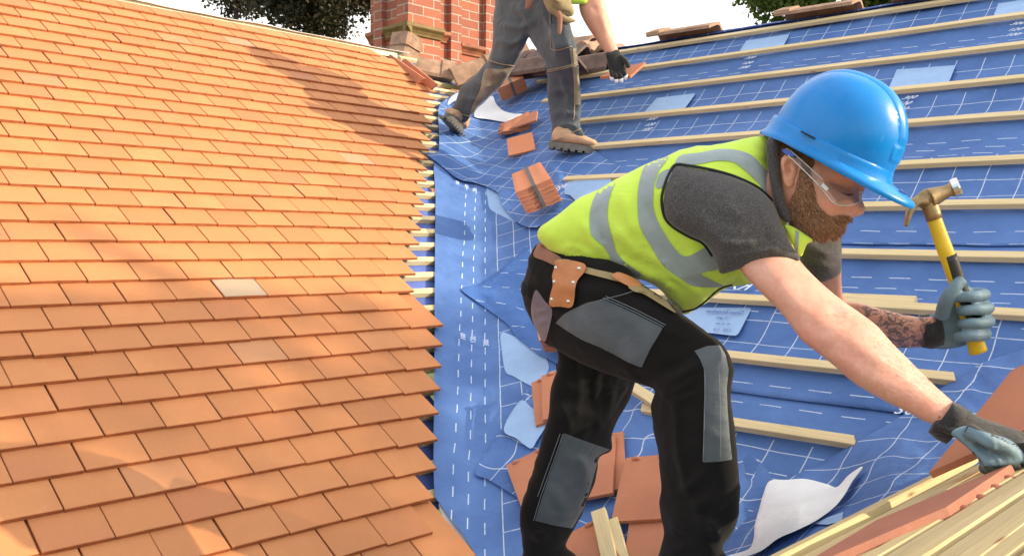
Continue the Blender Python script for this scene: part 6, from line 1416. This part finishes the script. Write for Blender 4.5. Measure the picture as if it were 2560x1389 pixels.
# gloved hand and the tile it holds
hzz = 4.70
hp_ = [inflate_vf([(1514, 134), (1530, 128), (1545, 124), (1556, 140), (1563, 156), (1566, 172), (1556, 186), (1540, 188), (1526, 180), (1520, 160)], [(1540, 155, hzz)], scale=0.55, step=4, maxh=0.04)]
for (x0, y0, x1, y1) in ((1528, 178, 1530, 196), (1538, 182, 1541, 202), (1548, 180, 1553, 201), (1557, 172, 1564, 194)):
    P = catmull([(x0, y0 - 10, hzz), (x0, y0, hzz - 0.01), ((x0 + x1) / 2 + 1, (y0 + y1) / 2, hzz - 0.022), (x1, y1, hzz - 0.005)], 4, False); hp_.append(tube_vf([at(*p) for p in P], np.linspace(0.0125, 0.010, len(P)), 10))
P = catmull([(1552, 142, hzz - 0.01), (1566, 156, hzz - 0.03), (1572, 170, hzz - 0.03)], 4, False); hp_.append(tube_vf([at(*p) for p in P], np.linspace(0.015, 0.011, len(P)), 10))
V, Fc = merge(hp_); g2 = mesh('glove', V, Fc, M['glove_k'], mn2); remesh(g2, 0.004, 1, 0.4)
for (x1, y1) in ((1530, 194), (1541, 200), (1553, 199), (1564, 192)):
    V, Fc = ball_vf(at(x1, y1, hzz - 0.012), camv(0.0125, 0, 0), camv(0, 0.018, 0), camv(0, 0, 0.0125), 10, 8); o = mesh('fingertip', V, Fc, M['white_flap'], g2, smooth=True); fixn(o)
plate([at(1500, 192, hzz + 0.06), at(1536, 172, hzz + 0.12), at(1614, 155, hzz + 0.05), at(1576, 190, hzz - 0.03)], 'clay tile held in the standing worker\'s black glove', group='clay tiles held in a hand')

# added tree, out of frame sunward, its crown shaped to shade the lower tiles
_s = np.array(sd); e1_ = norm(np.cross(Z3, _s)); e2_ = np.cross(_s, e1_); tc = e1_ * 2.9 + e2_ * -0.1 + _s * 12.0
def add_shade_tree():
    r = np.random.default_rng(12); t = E('added_shade_tree', [tc[0], tc[1], -7.0], 'added unseen tree outside the frame on the right, shaped to shade the lower tiles', 'tree')
    V, Fc = tube_vf(catmull([[tc[0] + .2, tc[1], -7], [tc[0] + .1, tc[1], 0], tc - [0, 0, .4], tc + [0, 0, 1.0]], 5, False), np.linspace(0.22, 0.03, 16), 10); o = mesh('trunk', V, Fc, M['bark'], t, smooth=True); fixn(o)
    V, Fc = [], []
    for k in range(135):
        b = -0.72 + 1.2 * r.random(); a = 2.22 + (min(3.75, 2.40 + (0.50 - b) / 0.38) - 2.22) * r.random(); c = e1_ * a + e2_ * b + _s * (12 + 0.5 * r.normal())
        for p in c + r.normal(size=(24, 3)) * 0.08:
            x = norm(r.normal(size=3)); y = norm(np.cross(x, r.normal(size=3))); s_ = 0.09 * (0.6 + 0.8 * r.random()); i = len(V)
            V += [p, p + x * s_ * 0.5 + y * s_ * 0.32, p + x * s_, p + x * s_ * 0.5 - y * s_ * 0.32]; Fc.append((i, i + 1, i + 2, i + 3))
    mesh('crown', V, Fc, bpy.data.materials['leafy_tree_leaves'], t)
add_shade_tree()
# fine hair on the near forearm
V, Fc = [], []; cnt = 0
while cnt < 1400:
    x, y = 2050 + 330 * rng.random(), 780 + 270 * rng.random(); r = norm(ray(x, y)); loc, no, ix, ds = BB.ray_cast(Vector((0, 0, 0)), Vector(r), 10)
    if loc is None or ds > 2.05: continue
    no = np.array(no); no = no if no @ r < 0 else -no; loc = np.array(loc); d = norm(no * 0.35 + camv(0.5, 0.8, 0) + 0.35 * rng.normal(size=3)); w_ = norm(np.cross(d, r)) * 0.00022; i = len(V)
    V += [loc - w_, loc + w_, loc + d * (0.006 + 0.006 * rng.random())]; Fc.append((i, i + 1, i + 2)); cnt += 1
mesh('arm_hair', V, Fc, simple('arm_hair', (0.50, 0.30, 0.16), 0.6), body)
